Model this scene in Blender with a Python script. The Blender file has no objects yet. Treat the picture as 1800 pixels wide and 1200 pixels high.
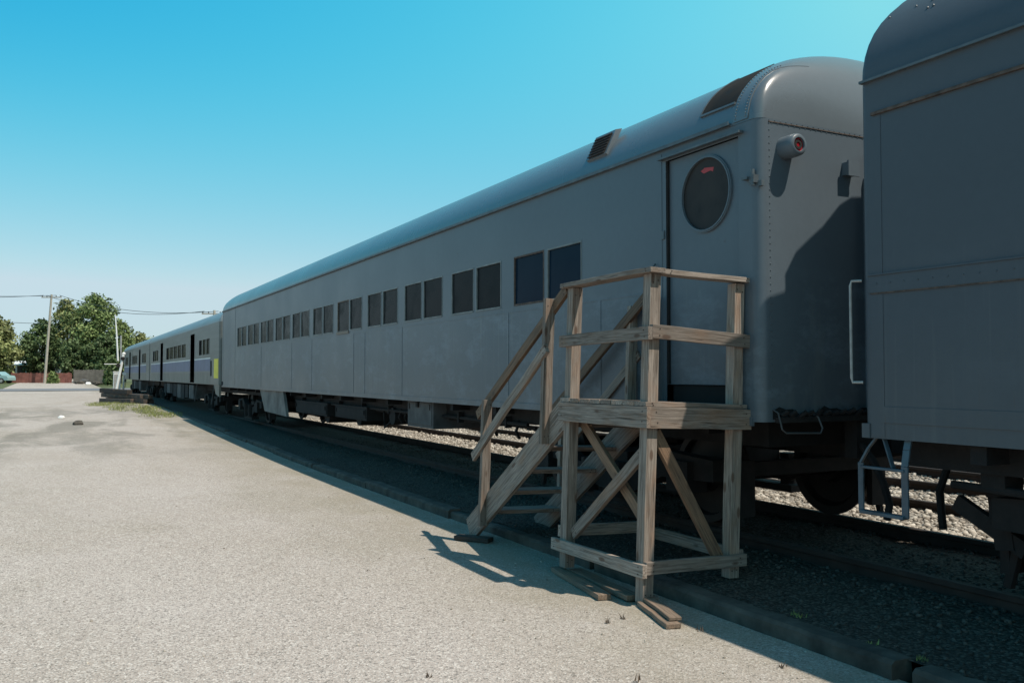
import bpy, bmesh, math, random
import numpy as np
from mathutils import Vector, Matrix, Euler
rnd = random.Random(7); RNG = np.random.default_rng(11)
R = math.radians
sc = bpy.context.scene
# ------------------------------------------------------------------ camera
TH = math.atan(805/1560)                      # heading, clockwise from +Y (the line of the train)
PITCH = math.atan(58/1560)
cam = bpy.data.cameras.new('camera'); cam.lens = 31.2; cam.sensor_width = 36
cam.clip_end = 5000; cam.clip_start = 0.05
co = bpy.data.objects.new('camera', cam); sc.collection.objects.link(co); sc.camera = co
co.location = (0, 0, 1.6); co.rotation_euler = (math.pi/2 + PITCH, 0, -TH)
# ------------------------------------------------------------------ world and sun
SUN = Vector((0.272, -0.49, 1.0)).normalized()
EL = math.asin(SUN.z); ROT = math.atan2(SUN.x, SUN.y)
world = bpy.data.worlds.new("World"); sc.world = world; world.use_nodes = True
wn = world.node_tree
sky = wn.nodes.new('ShaderNodeTexSky'); sky.sky_type = 'NISHITA'; sky.sun_disc = False
sky.sun_elevation = EL; sky.sun_rotation = ROT; sky.altitude = 0
sky.air_density = 1.0; sky.dust_density = 0.6; sky.ozone_density = 1.6
def wmath(op, a, b=0., c=0.):
    n = wn.nodes.new('ShaderNodeMath'); n.operation = op
    for q, v in enumerate((a, b, c)):
        if isinstance(v, (int, float)): n.inputs[q].default_value = v
        else: wn.links.new(v, n.inputs[q])
    return n.outputs[0]
# deep-blue summer sky: channel gammas on the sky model, deeper blue away from the sun and high up
STR = 0.11
wsep = wn.nodes.new('ShaderNodeSeparateColor'); wn.links.new(sky.outputs[0], wsep.inputs[0])
wtc = wn.nodes.new('ShaderNodeTexCoord'); wxyz = wn.nodes.new('ShaderNodeSeparateXYZ'); wn.links.new(wtc.outputs['Generated'], wxyz.inputs[0])
side_ = wmath('ADD', wmath('MULTIPLY', wxyz.outputs[0], math.cos(TH)), wmath('MULTIPLY', wxyz.outputs[1], -math.sin(TH)))
side_ = wmath('MINIMUM', wmath('MAXIMUM', side_, -.5), .35)
wmr = wn.nodes.new('ShaderNodeMapRange'); wmr.interpolation_type = 'SMOOTHSTEP'; wn.links.new(wxyz.outputs[2], wmr.inputs[0])
wmr.inputs[1].default_value = .05; wmr.inputs[2].default_value = .42
wcmb = wn.nodes.new('ShaderNodeCombineColor')
wz = wn.nodes.new('ShaderNodeMapRange'); wz.interpolation_type = 'SMOOTHSTEP'; wn.links.new(wxyz.outputs[2], wz.inputs[0])
wz.inputs[1].default_value = .46; wz.inputs[2].default_value = .85      # the sky darkens towards the zenith
for ch, (ref, out, gam, k0, k1) in enumerate(((.431, .50, 1.5, -.12, 2.5), (.596, .71, .62, .34, .62), (.71, .80, .30, .15, .18))):
    v = wmath('POWER', wmath('MULTIPLY', wsep.outputs[ch], .11/ref), gam)
    f = wmath('EXPONENT', wmath('MULTIPLY', wmr.outputs[0], wmath('ADD', wmath('MULTIPLY', wmath('MULTIPLY', side_, wmr.outputs[0]), k1), k0)))
    wn.links.new(wmath('MULTIPLY', wmath('MINIMUM', wmath('MULTIPLY', wmath('MULTIPLY', v, f), out), (.56, .72, .82)[ch]), wmath('MULTIPLY_ADD', wz.outputs[0], ((.75, .50, .52)[ch]-1)/STR, 1/STR)), wcmb.inputs[ch])
wn.links.new(wcmb.outputs[0], wn.nodes['Background'].inputs[0])
wn.nodes['Background'].inputs[1].default_value = STR
sl = bpy.data.lights.new('sun', 'SUN'); sl.energy = 5.0; sl.angle = R(0.53); sl.color = (1.0, 0.925, 0.81)
so = bpy.data.objects.new('sun', sl); sc.collection.objects.link(so)
so.rotation_euler = SUN.to_track_quat('Z', 'Y').to_euler()
sc.view_settings.view_transform = 'Standard'; sc.view_settings.look = 'None'
sc.view_settings.exposure = 0.0; sc.view_settings.gamma = 1.0
sc.cycles.max_bounces = 6
# ------------------------------------------------------------------ materials
class NT:
    def __init__(s, m): s.m = m; s.t = m.node_tree; s.b = s.t.nodes['Principled BSDF']
    def n(s, k, **kw):
        n = s.t.nodes.new(k)
        for a, v in kw.items():
            if a.startswith('i_'):
                key = a[2:].replace('_', ' '); n.inputs[key].default_value = v
            else: setattr(n, a, v)
        return n
    def l(s, a, b): s.t.links.new(a, b)
    def coord(s, scale=(1, 1, 1), kind='Object', rot=(0, 0, 0)):
        c = s.n('ShaderNodeTexCoord'); m = s.n('ShaderNodeMapping'); m.inputs['Scale'].default_value = scale
        m.inputs['Rotation'].default_value = rot
        s.l(c.outputs[kind], m.inputs['Vector']); return m.outputs[0]
    def noise(s, vec, scale, detail=4, rough=.55, dist=0):
        n = s.n('ShaderNodeTexNoise'); n.inputs['Scale'].default_value = scale; n.inputs['Detail'].default_value = detail
        n.inputs['Roughness'].default_value = rough; n.inputs['Distortion'].default_value = dist
        s.l(vec, n.inputs['Vector']); return n.outputs['Fac']
    def ramp(s, fac, stops):
        r = s.n('ShaderNodeValToRGB'); e = r.color_ramp.elements
        while len(e) < len(stops): e.new(.5)
        for k, (p, c) in enumerate(stops):
            e[k].position = p; e[k].color = (c, c, c, 1) if isinstance(c, (int, float)) else (*c, 1)
        s.l(fac, r.inputs[0]); return r.outputs[0]
    def mix(s, a, b, fac, mode='MIX'):
        n = s.n('ShaderNodeMix', data_type='RGBA', blend_type=mode)
        for i, v in ((0, fac), (6, a), (7, b)):
            if isinstance(v, tuple): n.inputs[i].default_value = (*v, 1)
            elif isinstance(v, (int, float)): n.inputs[i].default_value = v
            else: s.l(v, n.inputs[i])
        return n.outputs[2]
    def math(s, op, a, b=0.):
        n = s.n('ShaderNodeMath', operation=op)
        for i, v in ((0, a), (1, b)):
            if isinstance(v, (int, float)): n.inputs[i].default_value = v
            else: s.l(v, n.inputs[i])
        return n.outputs[0]
    def bump(s, h, st=.3, d=.01, prev=None):
        b = s.n('ShaderNodeBump'); b.inputs['Strength'].default_value = st; b.inputs['Distance'].default_value = d
        s.l(h, b.inputs['Height'])
        if prev: s.l(prev, b.inputs['Normal'])
        s.l(b.outputs[0], s.b.inputs['Normal']); return b.outputs[0]
    def col(s, c):
        if isinstance(c, tuple): s.b.inputs['Base Color'].default_value = (*c, 1)
        else: s.l(c, s.b.inputs['Base Color'])
def M(name, col=(.5, .5, .5), rough=.7, metal=0., spec=None):
    m = bpy.data.materials.new(name); m.use_nodes = True; t = NT(m)
    t.col(col); t.b.inputs['Roughness'].default_value = rough; t.b.inputs['Metallic'].default_value = metal
    if spec is not None: t.b.inputs['Specular IOR Level'].default_value = spec
    return t
def plain(name, col, rough=.7, metal=0., var=.25, scale=3., bump=0., bs=30):
    t = M(name, col, rough, metal)
    v = t.coord()
    n = t.noise(v, scale, 5)
    t.col(t.mix(tuple(c*(1-var) for c in col), tuple(min(1, c*(1+var)) for c in col), t.ramp(n, [(.3, 0.), (.7, 1.)])))
    if bump: t.bump(t.noise(v, bs, 5), .5, bump)
    return t.m

def coach_paint(name, base, rough=.38, grime=.5, zbase=1.25, spec=.30):
    """old grey enamel: oil-canned sheets, run marks, faded and rusted spots"""
    t = M(name, base, rough, 0, spec)
    v = t.coord(); vs = t.coord((1.0, 2.2, .10)); vl = t.coord((1, .35, 1))
    streak = t.ramp(t.noise(vs, 7.0, 5, .6), [(.35, 0.), (.72, 1.)])
    big = t.ramp(t.noise(vl, .9, 4), [(.3, 0.), (.72, 1.)])
    fine = t.ramp(t.noise(v, 16, 6, .7), [(.35, 0.), (.7, 1.)])
    c = t.mix(tuple(x*.93 for x in base), tuple(x*1.05 for x in base), big)
    c = t.mix(c, tuple(x*1.35 for x in base), t.math('MULTIPLY', streak,   .05*grime*2))
    c = t.mix(c, tuple(x*.62 for x in base), t.math('MULTIPLY', fine, .16))
    sp = t.ramp(t.noise(v, 5.5, 8, .72), [(.665, 0.), (.73, 1.)])
    c = t.mix(c, (.075, .042, .028), t.math('MULTIPLY', sp, .55))
    # dust thrown up along the sill
    g = t.n('ShaderNodeNewGeometry'); sx = t.n('ShaderNodeSeparateXYZ'); t.l(g.outputs['Position'], sx.inputs[0])
    low = t.n('ShaderNodeMapRange'); t.l(sx.outputs[2], low.inputs[0])
    for i, val in ((1, zbase+.75), (2, zbase), (3, 0.), (4, 1.)): low.inputs[i].default_value = val
    dust = t.math('MULTIPLY', low.outputs[0], t.ramp(t.noise(vs, 9, 5), [(.2, .2), (.8, .65)]))
    c = t.mix(c, (.105, .108, .10), t.math('MULTIPLY', dust, .6))
    runs = t.ramp(t.noise(t.coord((1, 8, .22)), 2.6, 4, .6), [(.56, 0.), (.66, 1.)])
    mid = t.n('ShaderNodeMapRange'); t.l(sx.outputs[2], mid.inputs[0])
    for i, val in ((1, 2.42), (2, 2.25), (3, 0.), (4, 1.)): mid.inputs[i].default_value = val
    patch = t.ramp(t.noise(t.coord((1, .35, .1)), 1.3, 2), [(.45, 0.), (.6, 1.)])
    c = t.mix(c, (.18, .19, .185), t.math('MULTIPLY', t.math('MULTIPLY', runs, mid.outputs[0]), t.math('MULTIPLY', patch, .95*grime)))
    scuff = t.ramp(t.noise(t.coord((1, .8, 1.6)), 2.4, 8, .74), [(.50, 0.), (.66, 1.)])
    c = t.mix(c, tuple(x*1.6 for x in base), t.math('MULTIPLY', t.math('MULTIPLY', scuff, mid.outputs[0]), .60*grime*2))
    chip = t.ramp(t.noise(v, 13, 5, .8), [(.735, 0.), (.75, 1.)])
    c = t.mix(c, (.045, .036, .032), t.math('MULTIPLY', chip, .7))
    rr_ = t.ramp(t.noise(t.coord((1, 9, .5)), 3.1, 3, .6), [(.68, 0.), (.74, 1.)])
    c = t.mix(c, (.085, .060, .045), t.math('MULTIPLY', t.math('MULTIPLY', rr_, low.outputs[0]), .6))
    t.col(c)
    t.l(t.ramp(t.noise(v, .9, 4), [(.3, rough*.92), (.7, min(1, rough*1.12))]), t.b.inputs['Roughness'])
    b1 = t.bump(t.noise(t.coord((1, 1.6, .8)), 1.3, 2), .12, .012)
    t.bump(t.noise(v, 60, 4), .10, .004, b1)
    return t.m

BASE = (.098, .122, .143)
m_grey = coach_paint('faded_grey_paint', BASE)
m_grey2 = coach_paint('dull_grey_paint', (.064, .078, .093), .5, .10, 1.2)
m_roof = coach_paint('grey_roof_paint', (.115, .135, .150), .27, .25, -5, .6)
m_trim = plain('grey_trim_paint', (.075, .095, .108), .5, 0, .3, 8)
m_nail = plain('rusty_nail', (.045, .028, .020), .8)
m_frame = plain('pale_window_frame', (.15, .165, .165), .5, 0, .35, 8)
m_blue = plain('blue_grey_step_paint', (.05, .078, .10), .45, 0, .35, 9)
m_rust = plain('rusty_seam', (.085, .062, .05), .85, 0, .5, 20)
m_black = plain('grimy_underframe', (.009, .008, .008), .9, 0, .6, 5, .006, 25)
m_brown = plain('rusty_running_gear', (.014, .011, .010), .9, 0, .5, 7, .006, 25)
m_boxgrey = plain('weathered_grey_box', (.075, .075, .075), .8, 0, .4, 4, .004, 25)
m_skirt = plain('pale_scuffed_panel', (.15, .14, .13), .75, 0, .4, 3, .004, 25)
m_wheel = plain('steel_wheel', (.02, .017, .015), .6, .4, .4, 6)
m_railm = plain('rusty_rail', (.030, .020, .016), .85, .1, .4, 5)
m_handle = plain('worn_white_handle', (.30, .30, .29), .5, 0, .3, 12)
m_dark = plain('dark_void', (.008, .008, .008), .9)
m_rubber = plain('black_rubber', (.018, .018, .018), .8)
m_yellow = plain('yellow_paint', (.78, .64, .02), .5, 0, .12, 6)
m_white = plain('white_paint', (.72, .72, .70), .5, 0, .12, 6)
m_conc = plain('old_concrete', (.070, .062, .051), .95, 0, .55, 5, .02, 16)
m_wire = plain('cable_black', (.03, .035, .04), .7)
m_redlens = M('red_lens', (.30, .012, .02), .25).m
m_redmark = M('red_mark', (.38, .03, .03), .5).m

def glass(name, col, rough=.22, g=.5, dirt=(.16, .155, .145)):
    t = M(name, col, rough)
    v = t.coord()
    n = t.ramp(t.noise(v, 3.2, 6, .65), [(.35, 0.), (.75, 1.)])
    t.col(t.mix(col, dirt, t.math('MULTIPLY', n, g)))
    t.l(t.ramp(n, [(0., rough*.6), (1., rough*2)]), t.b.inputs['Roughness'])
    t.b.inputs['Specular IOR Level'].default_value = .10; t.b.inputs['IOR'].default_value = 1.22
    return t.m
m_glass = glass('dusty_dark_glass', (.010, .012, .014), .22, .25, (.034, .035, .037))
m_glassblue = glass('blue_tinted_glass', (.006, .018, .034), .14, .12, (.04, .06, .08))
m_port = glass('scratched_plastic_glass', (.035, .036, .037), .45, .45, (.085, .082, .078))
m_mesh = glass('dirty_roof_mesh', (.022, .022, .022), .7, .5, (.07, .065, .06))

def stainless(name, col, rough=.42):
    t = M(name, col, rough, .25)
    v = t.coord((1, .3, 4)); n = t.noise(v, 1.5, 4)
    t.col(t.mix(tuple(c*.72 for c in col), col, t.ramp(n, [(.3, 0.), (.7, 1.)])))
    w = t.noise(t.coord((1, .05, 14)), 4, 2); t.bump(w, .35, .01)
    return t.m
m_steel = stainless('dull_stainless', (.135, .145, .140))
m_steelroof = stainless('pale_stainless_roof', (.24, .28, .30), .42)
m_band = plain('blue_band', (.075, .10, .20), .45, 0, .2, 1.5)
m_lower = plain('dusty_lower_skin', (.20, .18, .155), .6, .1, .15, 1.5)

def wood(name, base, dark, pale=.35):
    t = M(name, base, .82)
    c = t.n('ShaderNodeTexCoord'); oi = t.n('ShaderNodeObjectInfo')
    add = t.n('ShaderNodeVectorMath', operation='ADD'); sc_ = t.n('ShaderNodeVectorMath', operation='SCALE')
    cmb = t.n('ShaderNodeCombineXYZ')
    for i in range(3): t.l(oi.outputs['Random'], cmb.inputs[i])
    t.l(cmb.outputs[0], sc_.inputs[0]); sc_.inputs['Scale'].default_value = 37.
    t.l(c.outputs['Object'], add.inputs[0]); t.l(sc_.outputs[0], add.inputs[1])
    def mp(s):
        m = t.n('ShaderNodeMapping'); m.inputs['Scale'].default_value = s; t.l(add.outputs[0], m.inputs['Vector']); return m.outputs[0]
    g = t.noise(mp((1.3, 26, 26)), 2.6, 7, .68, .6)
    g2 = t.noise(mp((.8, 70, 70)), 2.0, 4, .6)
    blot = t.noise(mp((2.2, 5, 5)), 1.4, 4)
    col = t.mix(dark, base, t.ramp(g, [(.36, 0.), (.62, 1.)]))
    col = t.mix(col, tuple(min(1, x*1.5) for x in base), t.math('MULTIPLY', t.ramp(g2, [(.5, 0.), (.75, 1.)]), pale))
    col = t.mix(col, (.30, .155, .080), t.math('MULTIPLY', t.ramp(blot, [(.50, 0.), (.72, 1.)]), .42))
    crack = t.ramp(t.noise(mp((1.1, 40, 40)), 1.7, 2, .5, .8), [(.66, 0.), (.71, 1.)])
    col = t.mix(col, (.045, .035, .028), t.math('MULTIPLY', crack, .8))
    vo = t.n('ShaderNodeTexVoronoi'); vo.inputs['Scale'].default_value = 1.0; t.l(mp((3.4, 9, 9)), vo.inputs['Vector'])
    knot = t.ramp(vo.outputs['Distance'], [(.10, 1.), (.17, 0.)])
    col = t.mix(col, (.10, .055, .035), t.math('MULTIPLY', knot, .85))
    hv = t.n('ShaderNodeHueSaturation'); t.l(col, hv.inputs['Color'])
    t.l(t.math('ADD', t.math('MULTIPLY', oi.outputs['Random'], .62), .66), hv.inputs['Value'])
    t.l(hv.outputs[0], t.b.inputs['Base Color'])
    b1 = t.bump(g, .55, .004)
    t.bump(t.math('SUBTRACT', g2, crack), .4, .003, b1)
    return t.m
m_wood = wood('weathered_pine', (.300, .248, .208), (.105, .080, .062))
m_woodb = wood('browned_pine', (.230, .145, .090), (.085, .055, .038))
m_tie = wood('creosoted_timber', (.060, .052, .044), (.022, .018, .016), .5)
m_plank = wood('brown_plank', (.20, .145, .105), (.09, .062, .042))

def ground_mat():
    t = M('worn_asphalt', (.3, .3, .3), .95, 0, .2)
    v = t.coord()
    def vor(scale):
        vo = t.n('ShaderNodeTexVoronoi'); vo.inputs['Scale'].default_value = scale; t.l(v, vo.inputs['Vector']); return vo
    a = vor(112); b = vor(52)
    ag = t.n('ShaderNodeSeparateColor'); t.l(a.outputs['Color'], ag.inputs[0])
    bg = t.n('ShaderNodeSeparateColor'); t.l(b.outputs['Color'], bg.inputs[0])
    base = t.mix((.352, .303, .262), (.408, .360, .328), t.ramp(t.noise(v, .22, 5, .6), [(.35, 0.), (.65, 1.)]))
    base = t.mix(base, (.255, .222, .172), t.math('MULTIPLY', t.ramp(t.noise(t.coord((1, .5, 1)), .55, 6, .6, .5), [(.50, 0.), (.68, 1.)]), .55))
    c = t.mix(base, (.66, .62, .57), t.math('MULTIPLY', t.ramp(ag.outputs[0], [(.66, 0.), (.98, 1.)]), .74))
    c = t.mix(c, (.115, .105, .095), t.math('MULTIPLY', t.ramp(ag.outputs[1], [(.70, 0.), (.98, 1.)]), .76))
    c = t.mix(c, (.12, .11, .10), t.math('MULTIPLY', t.ramp(bg.outputs[0], [(.93, 0.), (.97, 1.)]), .50))
    c = t.mix(c, (.62, .57, .52), t.math('MULTIPLY', t.ramp(bg.outputs[1], [(.94, 0.), (.98, 1.)]), .5))
    fine = t.ramp(t.noise(v, 260, 3, .8), [(.3, .78), (.7, 1.22)])
    mul = t.n('ShaderNodeMix', data_type='RGBA', blend_type='MULTIPLY'); mul.inputs[0].default_value = 1
    t.l(c, mul.inputs[6]); t.l(fine, mul.inputs[7]); c = mul.outputs[2]
    # oil-dark worn-out patches farther up the yard
    g = t.n('ShaderNodeNewGeometry'); sx = t.n('ShaderNodeSeparateXYZ'); t.l(g.outputs['Position'], sx.inputs[0])
    far = t.n('ShaderNodeMapRange'); t.l(sx.outputs[1], far.inputs[0])
    for i, val in ((1, 17.), (2, 22.), (3, 0.), (4, 1.)): far.inputs[i].default_value = val
    far2 = t.n('ShaderNodeMapRange'); t.l(sx.outputs[1], far2.inputs[0])
    for i, val in ((1, 44.), (2, 36.), (3, 0.), (4, 1.)): far2.inputs[i].default_value = val
    pat = t.ramp(t.noise(t.coord((.55, .22, 1)), 1.3, 7, .62, .6), [(.44, 0.), (.58, 1.)])
    pf = t.math('MULTIPLY', t.math('MULTIPLY', pat, far.outputs[0]), far2.outputs[0])
    c = t.mix(c, (.125, .120, .100), t.math('MULTIPLY', pf, .52))
    # thin dirt against the kerb
    kd = t.n('ShaderNodeMapRange'); t.l(sx.outputs[0], kd.inputs[0])
    for i, val in ((1, 2.1), (2, 3.6), (3, 0.), (4, 1.)): kd.inputs[i].default_value = val
    dirt = t.math('MULTIPLY', kd.outputs[0], t.ramp(t.noise(t.coord((1, .6, 1)), 1.6, 6, .65), [(.30, .15), (.62, 1.)]))
    c = t.mix(c, (.250, .215, .155), t.math('MULTIPLY', dirt, .7))
    t.col(c)
    hgt = t.math('ADD', a.outputs['Distance'], t.math('MULTIPLY', b.outputs['Distance'], .6))
    b1 = t.bump(hgt, .55, .006)
    t.bump(t.noise(v, 2.5, 5), .3, .03, b1)
    return t.m
m_ground = ground_mat()

def gravel_mat(name, cols, scale=22, bump=.03):
    t = M(name, cols[1], .95, 0, .2)
    v = t.coord()
    vo = t.n('ShaderNodeTexVoronoi'); vo.inputs['Scale'].default_value = scale; t.l(v, vo.inputs['Vector'])
    s = t.n('ShaderNodeSeparateColor'); t.l(vo.outputs['Color'], s.inputs[0])
    c = t.ramp(s.outputs[0], [(0., cols[0]), (.5, cols[1]), (1., cols[2])])
    edge = t.ramp(vo.outputs['Distance'], [(.3, 1.), (.75, .35)])
    mul = t.n('ShaderNodeMix', data_type='RGBA', blend_type='MULTIPLY'); mul.inputs[0].default_value = 1
    t.l(c, mul.inputs[6]); t.l(edge, mul.inputs[7])
    c = t.mix(mul.outputs[2], tuple(x*.6 for x in cols[1]), t.ramp(t.noise(v, .7, 5), [(.45, 0.), (.7, .7)]))
    t.col(c)
    t.bump(t.math('SUBTRACT', 1., vo.outputs['Distance']), .9, bump)
    return t.m
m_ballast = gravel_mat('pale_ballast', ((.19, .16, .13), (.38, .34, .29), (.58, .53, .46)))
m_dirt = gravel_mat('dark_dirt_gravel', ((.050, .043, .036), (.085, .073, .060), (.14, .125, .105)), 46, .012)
def stone_mat(name, a, b):
    t = M(name, a, .9, 0, .3)
    at = t.n('ShaderNodeVertexColor'); at.layer_name = 'tone'
    n = t.noise(t.coord(), 30, 4)
    c = t.mix(a, b, at.outputs['Color'])
    t.col(t.mix(c, tuple(x*.6 for x in a), t.math('MULTIPLY', n, .5))); t.bump(n, .4, .008)
    return t.m
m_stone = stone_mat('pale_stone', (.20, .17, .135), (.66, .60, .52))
m_stoned = stone_mat('dark_stone', (.045, .040, .034), (.13, .116, .10))  # darker tones than the pale ballast stone
m_road = plain('road_asphalt', (.16, .16, .17), .9, 0, .2, 1.)
m_field = plain('distant_grass', (.085, .10, .035), .95, 0, .4, .3)
def leafmat(name, col, var=.45):
    t = M(name, col, .6, 0, .3)
    at = t.n('ShaderNodeVertexColor'); at.layer_name = 'tone'
    t.col(t.mix(tuple(c*(1-var) for c in col), tuple(c*(1+var) for c in col), at.outputs['Color']))
    t.b.inputs['Transmission Weight'].default_value = 0.
    t.b.inputs['Subsurface Weight'].default_value = 0.
    return t.m
m_leaf = leafmat('leaf_green', (.150, .200, .070)); m_leafd = leafmat('leaf_dark', (.085, .125, .048)); m_leafy = leafmat('leaf_olive', (.205, .225, .085))
m_grass = leafmat('grass_blade', (.20, .22, .07))
m_bark = plain('bark', (.09, .07, .055), .95, 0, .3, 8)
m_polewood = plain('grey_pole_wood', (.36, .33, .28), .9, 0, .2, 6)
m_redfence = plain('red_brown_fence', (.23, .090, .070), .9, 0, .35, 2)
m_greyfence = plain('grey_fence', (.16, .14, .12), .9, 0, .35, 2)

# ------------------------------------------------------------------ mesh helpers
C = sc.collection
class MB:
    def __init__(s): s.v = []; s.f = []; s.mi = []; s.sm = []
    def add(s, vs, fs, mi=0, smooth=False):
        o = len(s.v); s.v += [tuple(p) for p in vs]
        for f in fs: s.f.append(tuple(i+o for i in f)); s.mi.append(mi); s.sm.append(smooth)
    def box(s, c, d, rot=None, mi=0):
        x, y, z = [a/2 for a in d]
        p = [Vector((sx*x, sy*y, sz*z)) for sx in (-1, 1) for sy in (-1, 1) for sz in (-1, 1)]
        if rot is not None: p = [rot @ q for q in p]
        c = Vector(c); p = [q+c for q in p]
        s.add(p, [(0, 1, 3, 2), (4, 6, 7, 5), (0, 4, 5, 1), (2, 3, 7, 6), (0, 2, 6, 4), (1, 5, 7, 3)], mi)
    def bb(s, x0, x1, y0, y1, z0, z1, mi=0): s.box(((x0+x1)/2, (y0+y1)/2, (z0+z1)/2), (x1-x0, y1-y0, z1-z0), None, mi)
    def beam(s, a, b, w, h, mi=0):
        a = Vector(a); b = Vector(b); d = b-a; L = d.length
        q = d.to_track_quat('X', 'Z').to_matrix(); s.box((a+b)/2, (L, w, h), q, mi)
    def tube(s, pts, r, n=8, mi=0, cap=True, smooth=True):
        pts = [Vector(p) for p in pts]; rr = r if isinstance(r, (list, tuple)) else [r]*len(pts)
        vs = []; fs = []; up = None
        for i, p in enumerate(pts):
            d = (pts[min(i+1, len(pts)-1)]-pts[max(i-1, 0)]).normalized()
            if up is None: up = d.orthogonal().normalized()
            up = (up-d*up.dot(d)).normalized(); w = d.cross(up)
            for k in range(n):
                a = 2*math.pi*k/n; vs.append(p+(up*math.cos(a)+w*math.sin(a))*rr[i])
        for i in range(len(pts)-1):
            for k in range(n):
                fs.append((i*n+k, i*n+(k+1) % n, (i+1)*n+(k+1) % n, (i+1)*n+k))
        if cap: fs += [tuple(range(n))[::-1], tuple((len(pts)-1)*n+k for k in range(n))]
        s.add(vs, fs, mi, smooth)
    def prism(s, poly, axis, a, b, mi=0, smooth=False):
        """poly: 2D points in the two other axes (order kept), extruded along axis from a to b"""
        n = len(poly); vs = []
        for t in (a, b):
            for (p, q) in poly:
                vs.append({'x': (t, p, q), 'y': (p, t, q), 'z': (p, q, t)}[axis])
        fs = [(i, (i+1) % n, n+(i+1) % n, n+i) for i in range(n)] + [tuple(range(n))[::-1], tuple(range(n, 2*n))]
        s.add(vs, fs, mi, smooth)
    def disc(s, c, axis, r0, r1, t, n=28, mi=0):
        """ring or disc of thickness t along axis"""
        c = Vector(c); e = {'x': (Vector((0, 1, 0)), Vector((0, 0, 1)), Vector((1, 0, 0))), 'y': (Vector((1, 0, 0)), Vector((0, 0, 1)), Vector((0, 1, 0)))}[axis]
        if r0 == 0:
            s.tube([c-e[2]*t/2, c+e[2]*t/2], r1, n, mi, True, True); return
        vs = []; fs = []
        for k in range(n):
            a = 2*math.pi*k/n; d = e[0]*math.cos(a)+e[1]*math.sin(a)
            vs += [c+d*r0-e[2]*t/2, c+d*r1-e[2]*t/2, c+d*r1+e[2]*t/2, c+d*r0+e[2]*t/2]
        for k in range(n):
            a = 4*k; b = 4*((k+1) % n)
            for j in range(4): fs.append((a+j, b+j, b+(j+1) % 4, a+(j+1) % 4))
        s.add(vs, fs, mi, False)
    def rivet(s, c, axis, r):
        c = Vector(c); e = {'x': (Vector((0, 1, 0)), Vector((0, 0, 1)), Vector((-1, 0, 0))), 'y': (Vector((1, 0, 0)), Vector((0, 0, 1)), Vector((0, -1, 0)))}[axis]
        vs = [c+(e[0]*math.cos(k*math.pi/3)+e[1]*math.sin(k*math.pi/3))*r for k in range(6)]+[c+(e[0]*math.cos(k*math.pi/3)+e[1]*math.sin(k*math.pi/3))*r*.6+e[2]*r*.6 for k in range(6)]
        s.add(vs, [(k, (k+1) % 6, 6+(k+1) % 6, 6+k) for k in range(6)]+[(6, 7, 8, 9, 10, 11)], 0, True)
    def build(s, name, mats, parent=None, bevel=0., angle=35):
        me = bpy.data.meshes.new(name); me.from_pydata(s.v, [], s.f)
        if not isinstance(mats, (list, tuple)): mats = [mats]
        for m in mats: me.materials.append(m)
        me.polygons.foreach_set('material_index', s.mi); me.polygons.foreach_set('use_smooth', s.sm); me.update()
        bm = bmesh.new(); bm.from_mesh(me); bmesh.ops.recalc_face_normals(bm, faces=bm.faces); bm.to_mesh(me); bm.free()
        if any(s.sm): me.set_sharp_from_angle(angle=R(angle))
        o = bpy.data.objects.new(name, me); C.objects.link(o)
        if parent is not None: o.parent = parent
        if bevel:
            b = o.modifiers.new('bevel', 'BEVEL'); b.width = bevel; b.segments = 2; b.limit_method = 'ANGLE'
        return o
def tag(o, label=None, cat=None, group=None, kind=None):
    if label: o['label'] = label
    if cat: o['category'] = cat
    if group: o['group'] = group
    if kind: o['kind'] = kind
    return o
def empty(name, loc=(0, 0, 0), rot=(0, 0, 0), **k):
    o = bpy.data.objects.new(name, None); C.objects.link(o); o.location = loc; o.rotation_euler = rot
    o.empty_display_size = .3
    return tag(o, **k)
def copy_tree(o, parent=None):
    c = o.copy(); C.objects.link(c); c.parent = parent
    for ch in list(o.children): copy_tree(ch, c)
    return c
def part(name, mats, parent, *boxes, bevel=0.):
    m = MB()
    for b in boxes: m.bb(*b)
    return m.build(name, mats, parent, bevel)
def timber(name, a, b, w, h, parent, mat=None, bevel=.004, roll=0.):
    """a squared timber from a to b as its own object, its grain along local X"""
    a = Vector(a); b = Vector(b); d = b-a
    m = MB(); L = d.length
    n = 4; vs = []; fs = []                      # slightly bowed so edges are not ruler straight
    for i in range(n+1):
        x = -L/2+L*i/n; o = rnd.uniform(-.003, .003) if 0 < i < n else 0
        vs += [(x, sy*w/2+o, sz*h/2+o) for sy, sz in ((-1, -1), (1, -1), (1, 1), (-1, 1))]
    for i in range(n):
        for k in range(4): fs.append((4*i+k, 4*i+(k+1) % 4, 4*i+4+(k+1) % 4, 4*i+4+k))
    fs += [(3, 2, 1, 0), (4*n, 4*n+1, 4*n+2, 4*n+3)]
    m.add(vs, fs)
    if parent is not None and name != 'sleeper' and L > .5:     # nail heads near both ends
        for e in (-1, 1):
            for q in (-.22, .25):
                for sy in (-1, 1): m.disc((e*(L/2-.045-rnd.uniform(0, .02)), sy*(w/2+.0015), q*h+rnd.uniform(-.004, .004)), 'y', 0, .0055, .004, 7, 1)
    o = m.build(name, [mat or m_wood, m_nail], parent, bevel)
    q = d.to_track_quat('X', 'Z') @ Euler((roll, 0, 0)).to_quaternion()
    o.location = (a+b)/2; o.rotation_mode = 'QUATERNION'; o.rotation_quaternion = q
    return o
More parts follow.
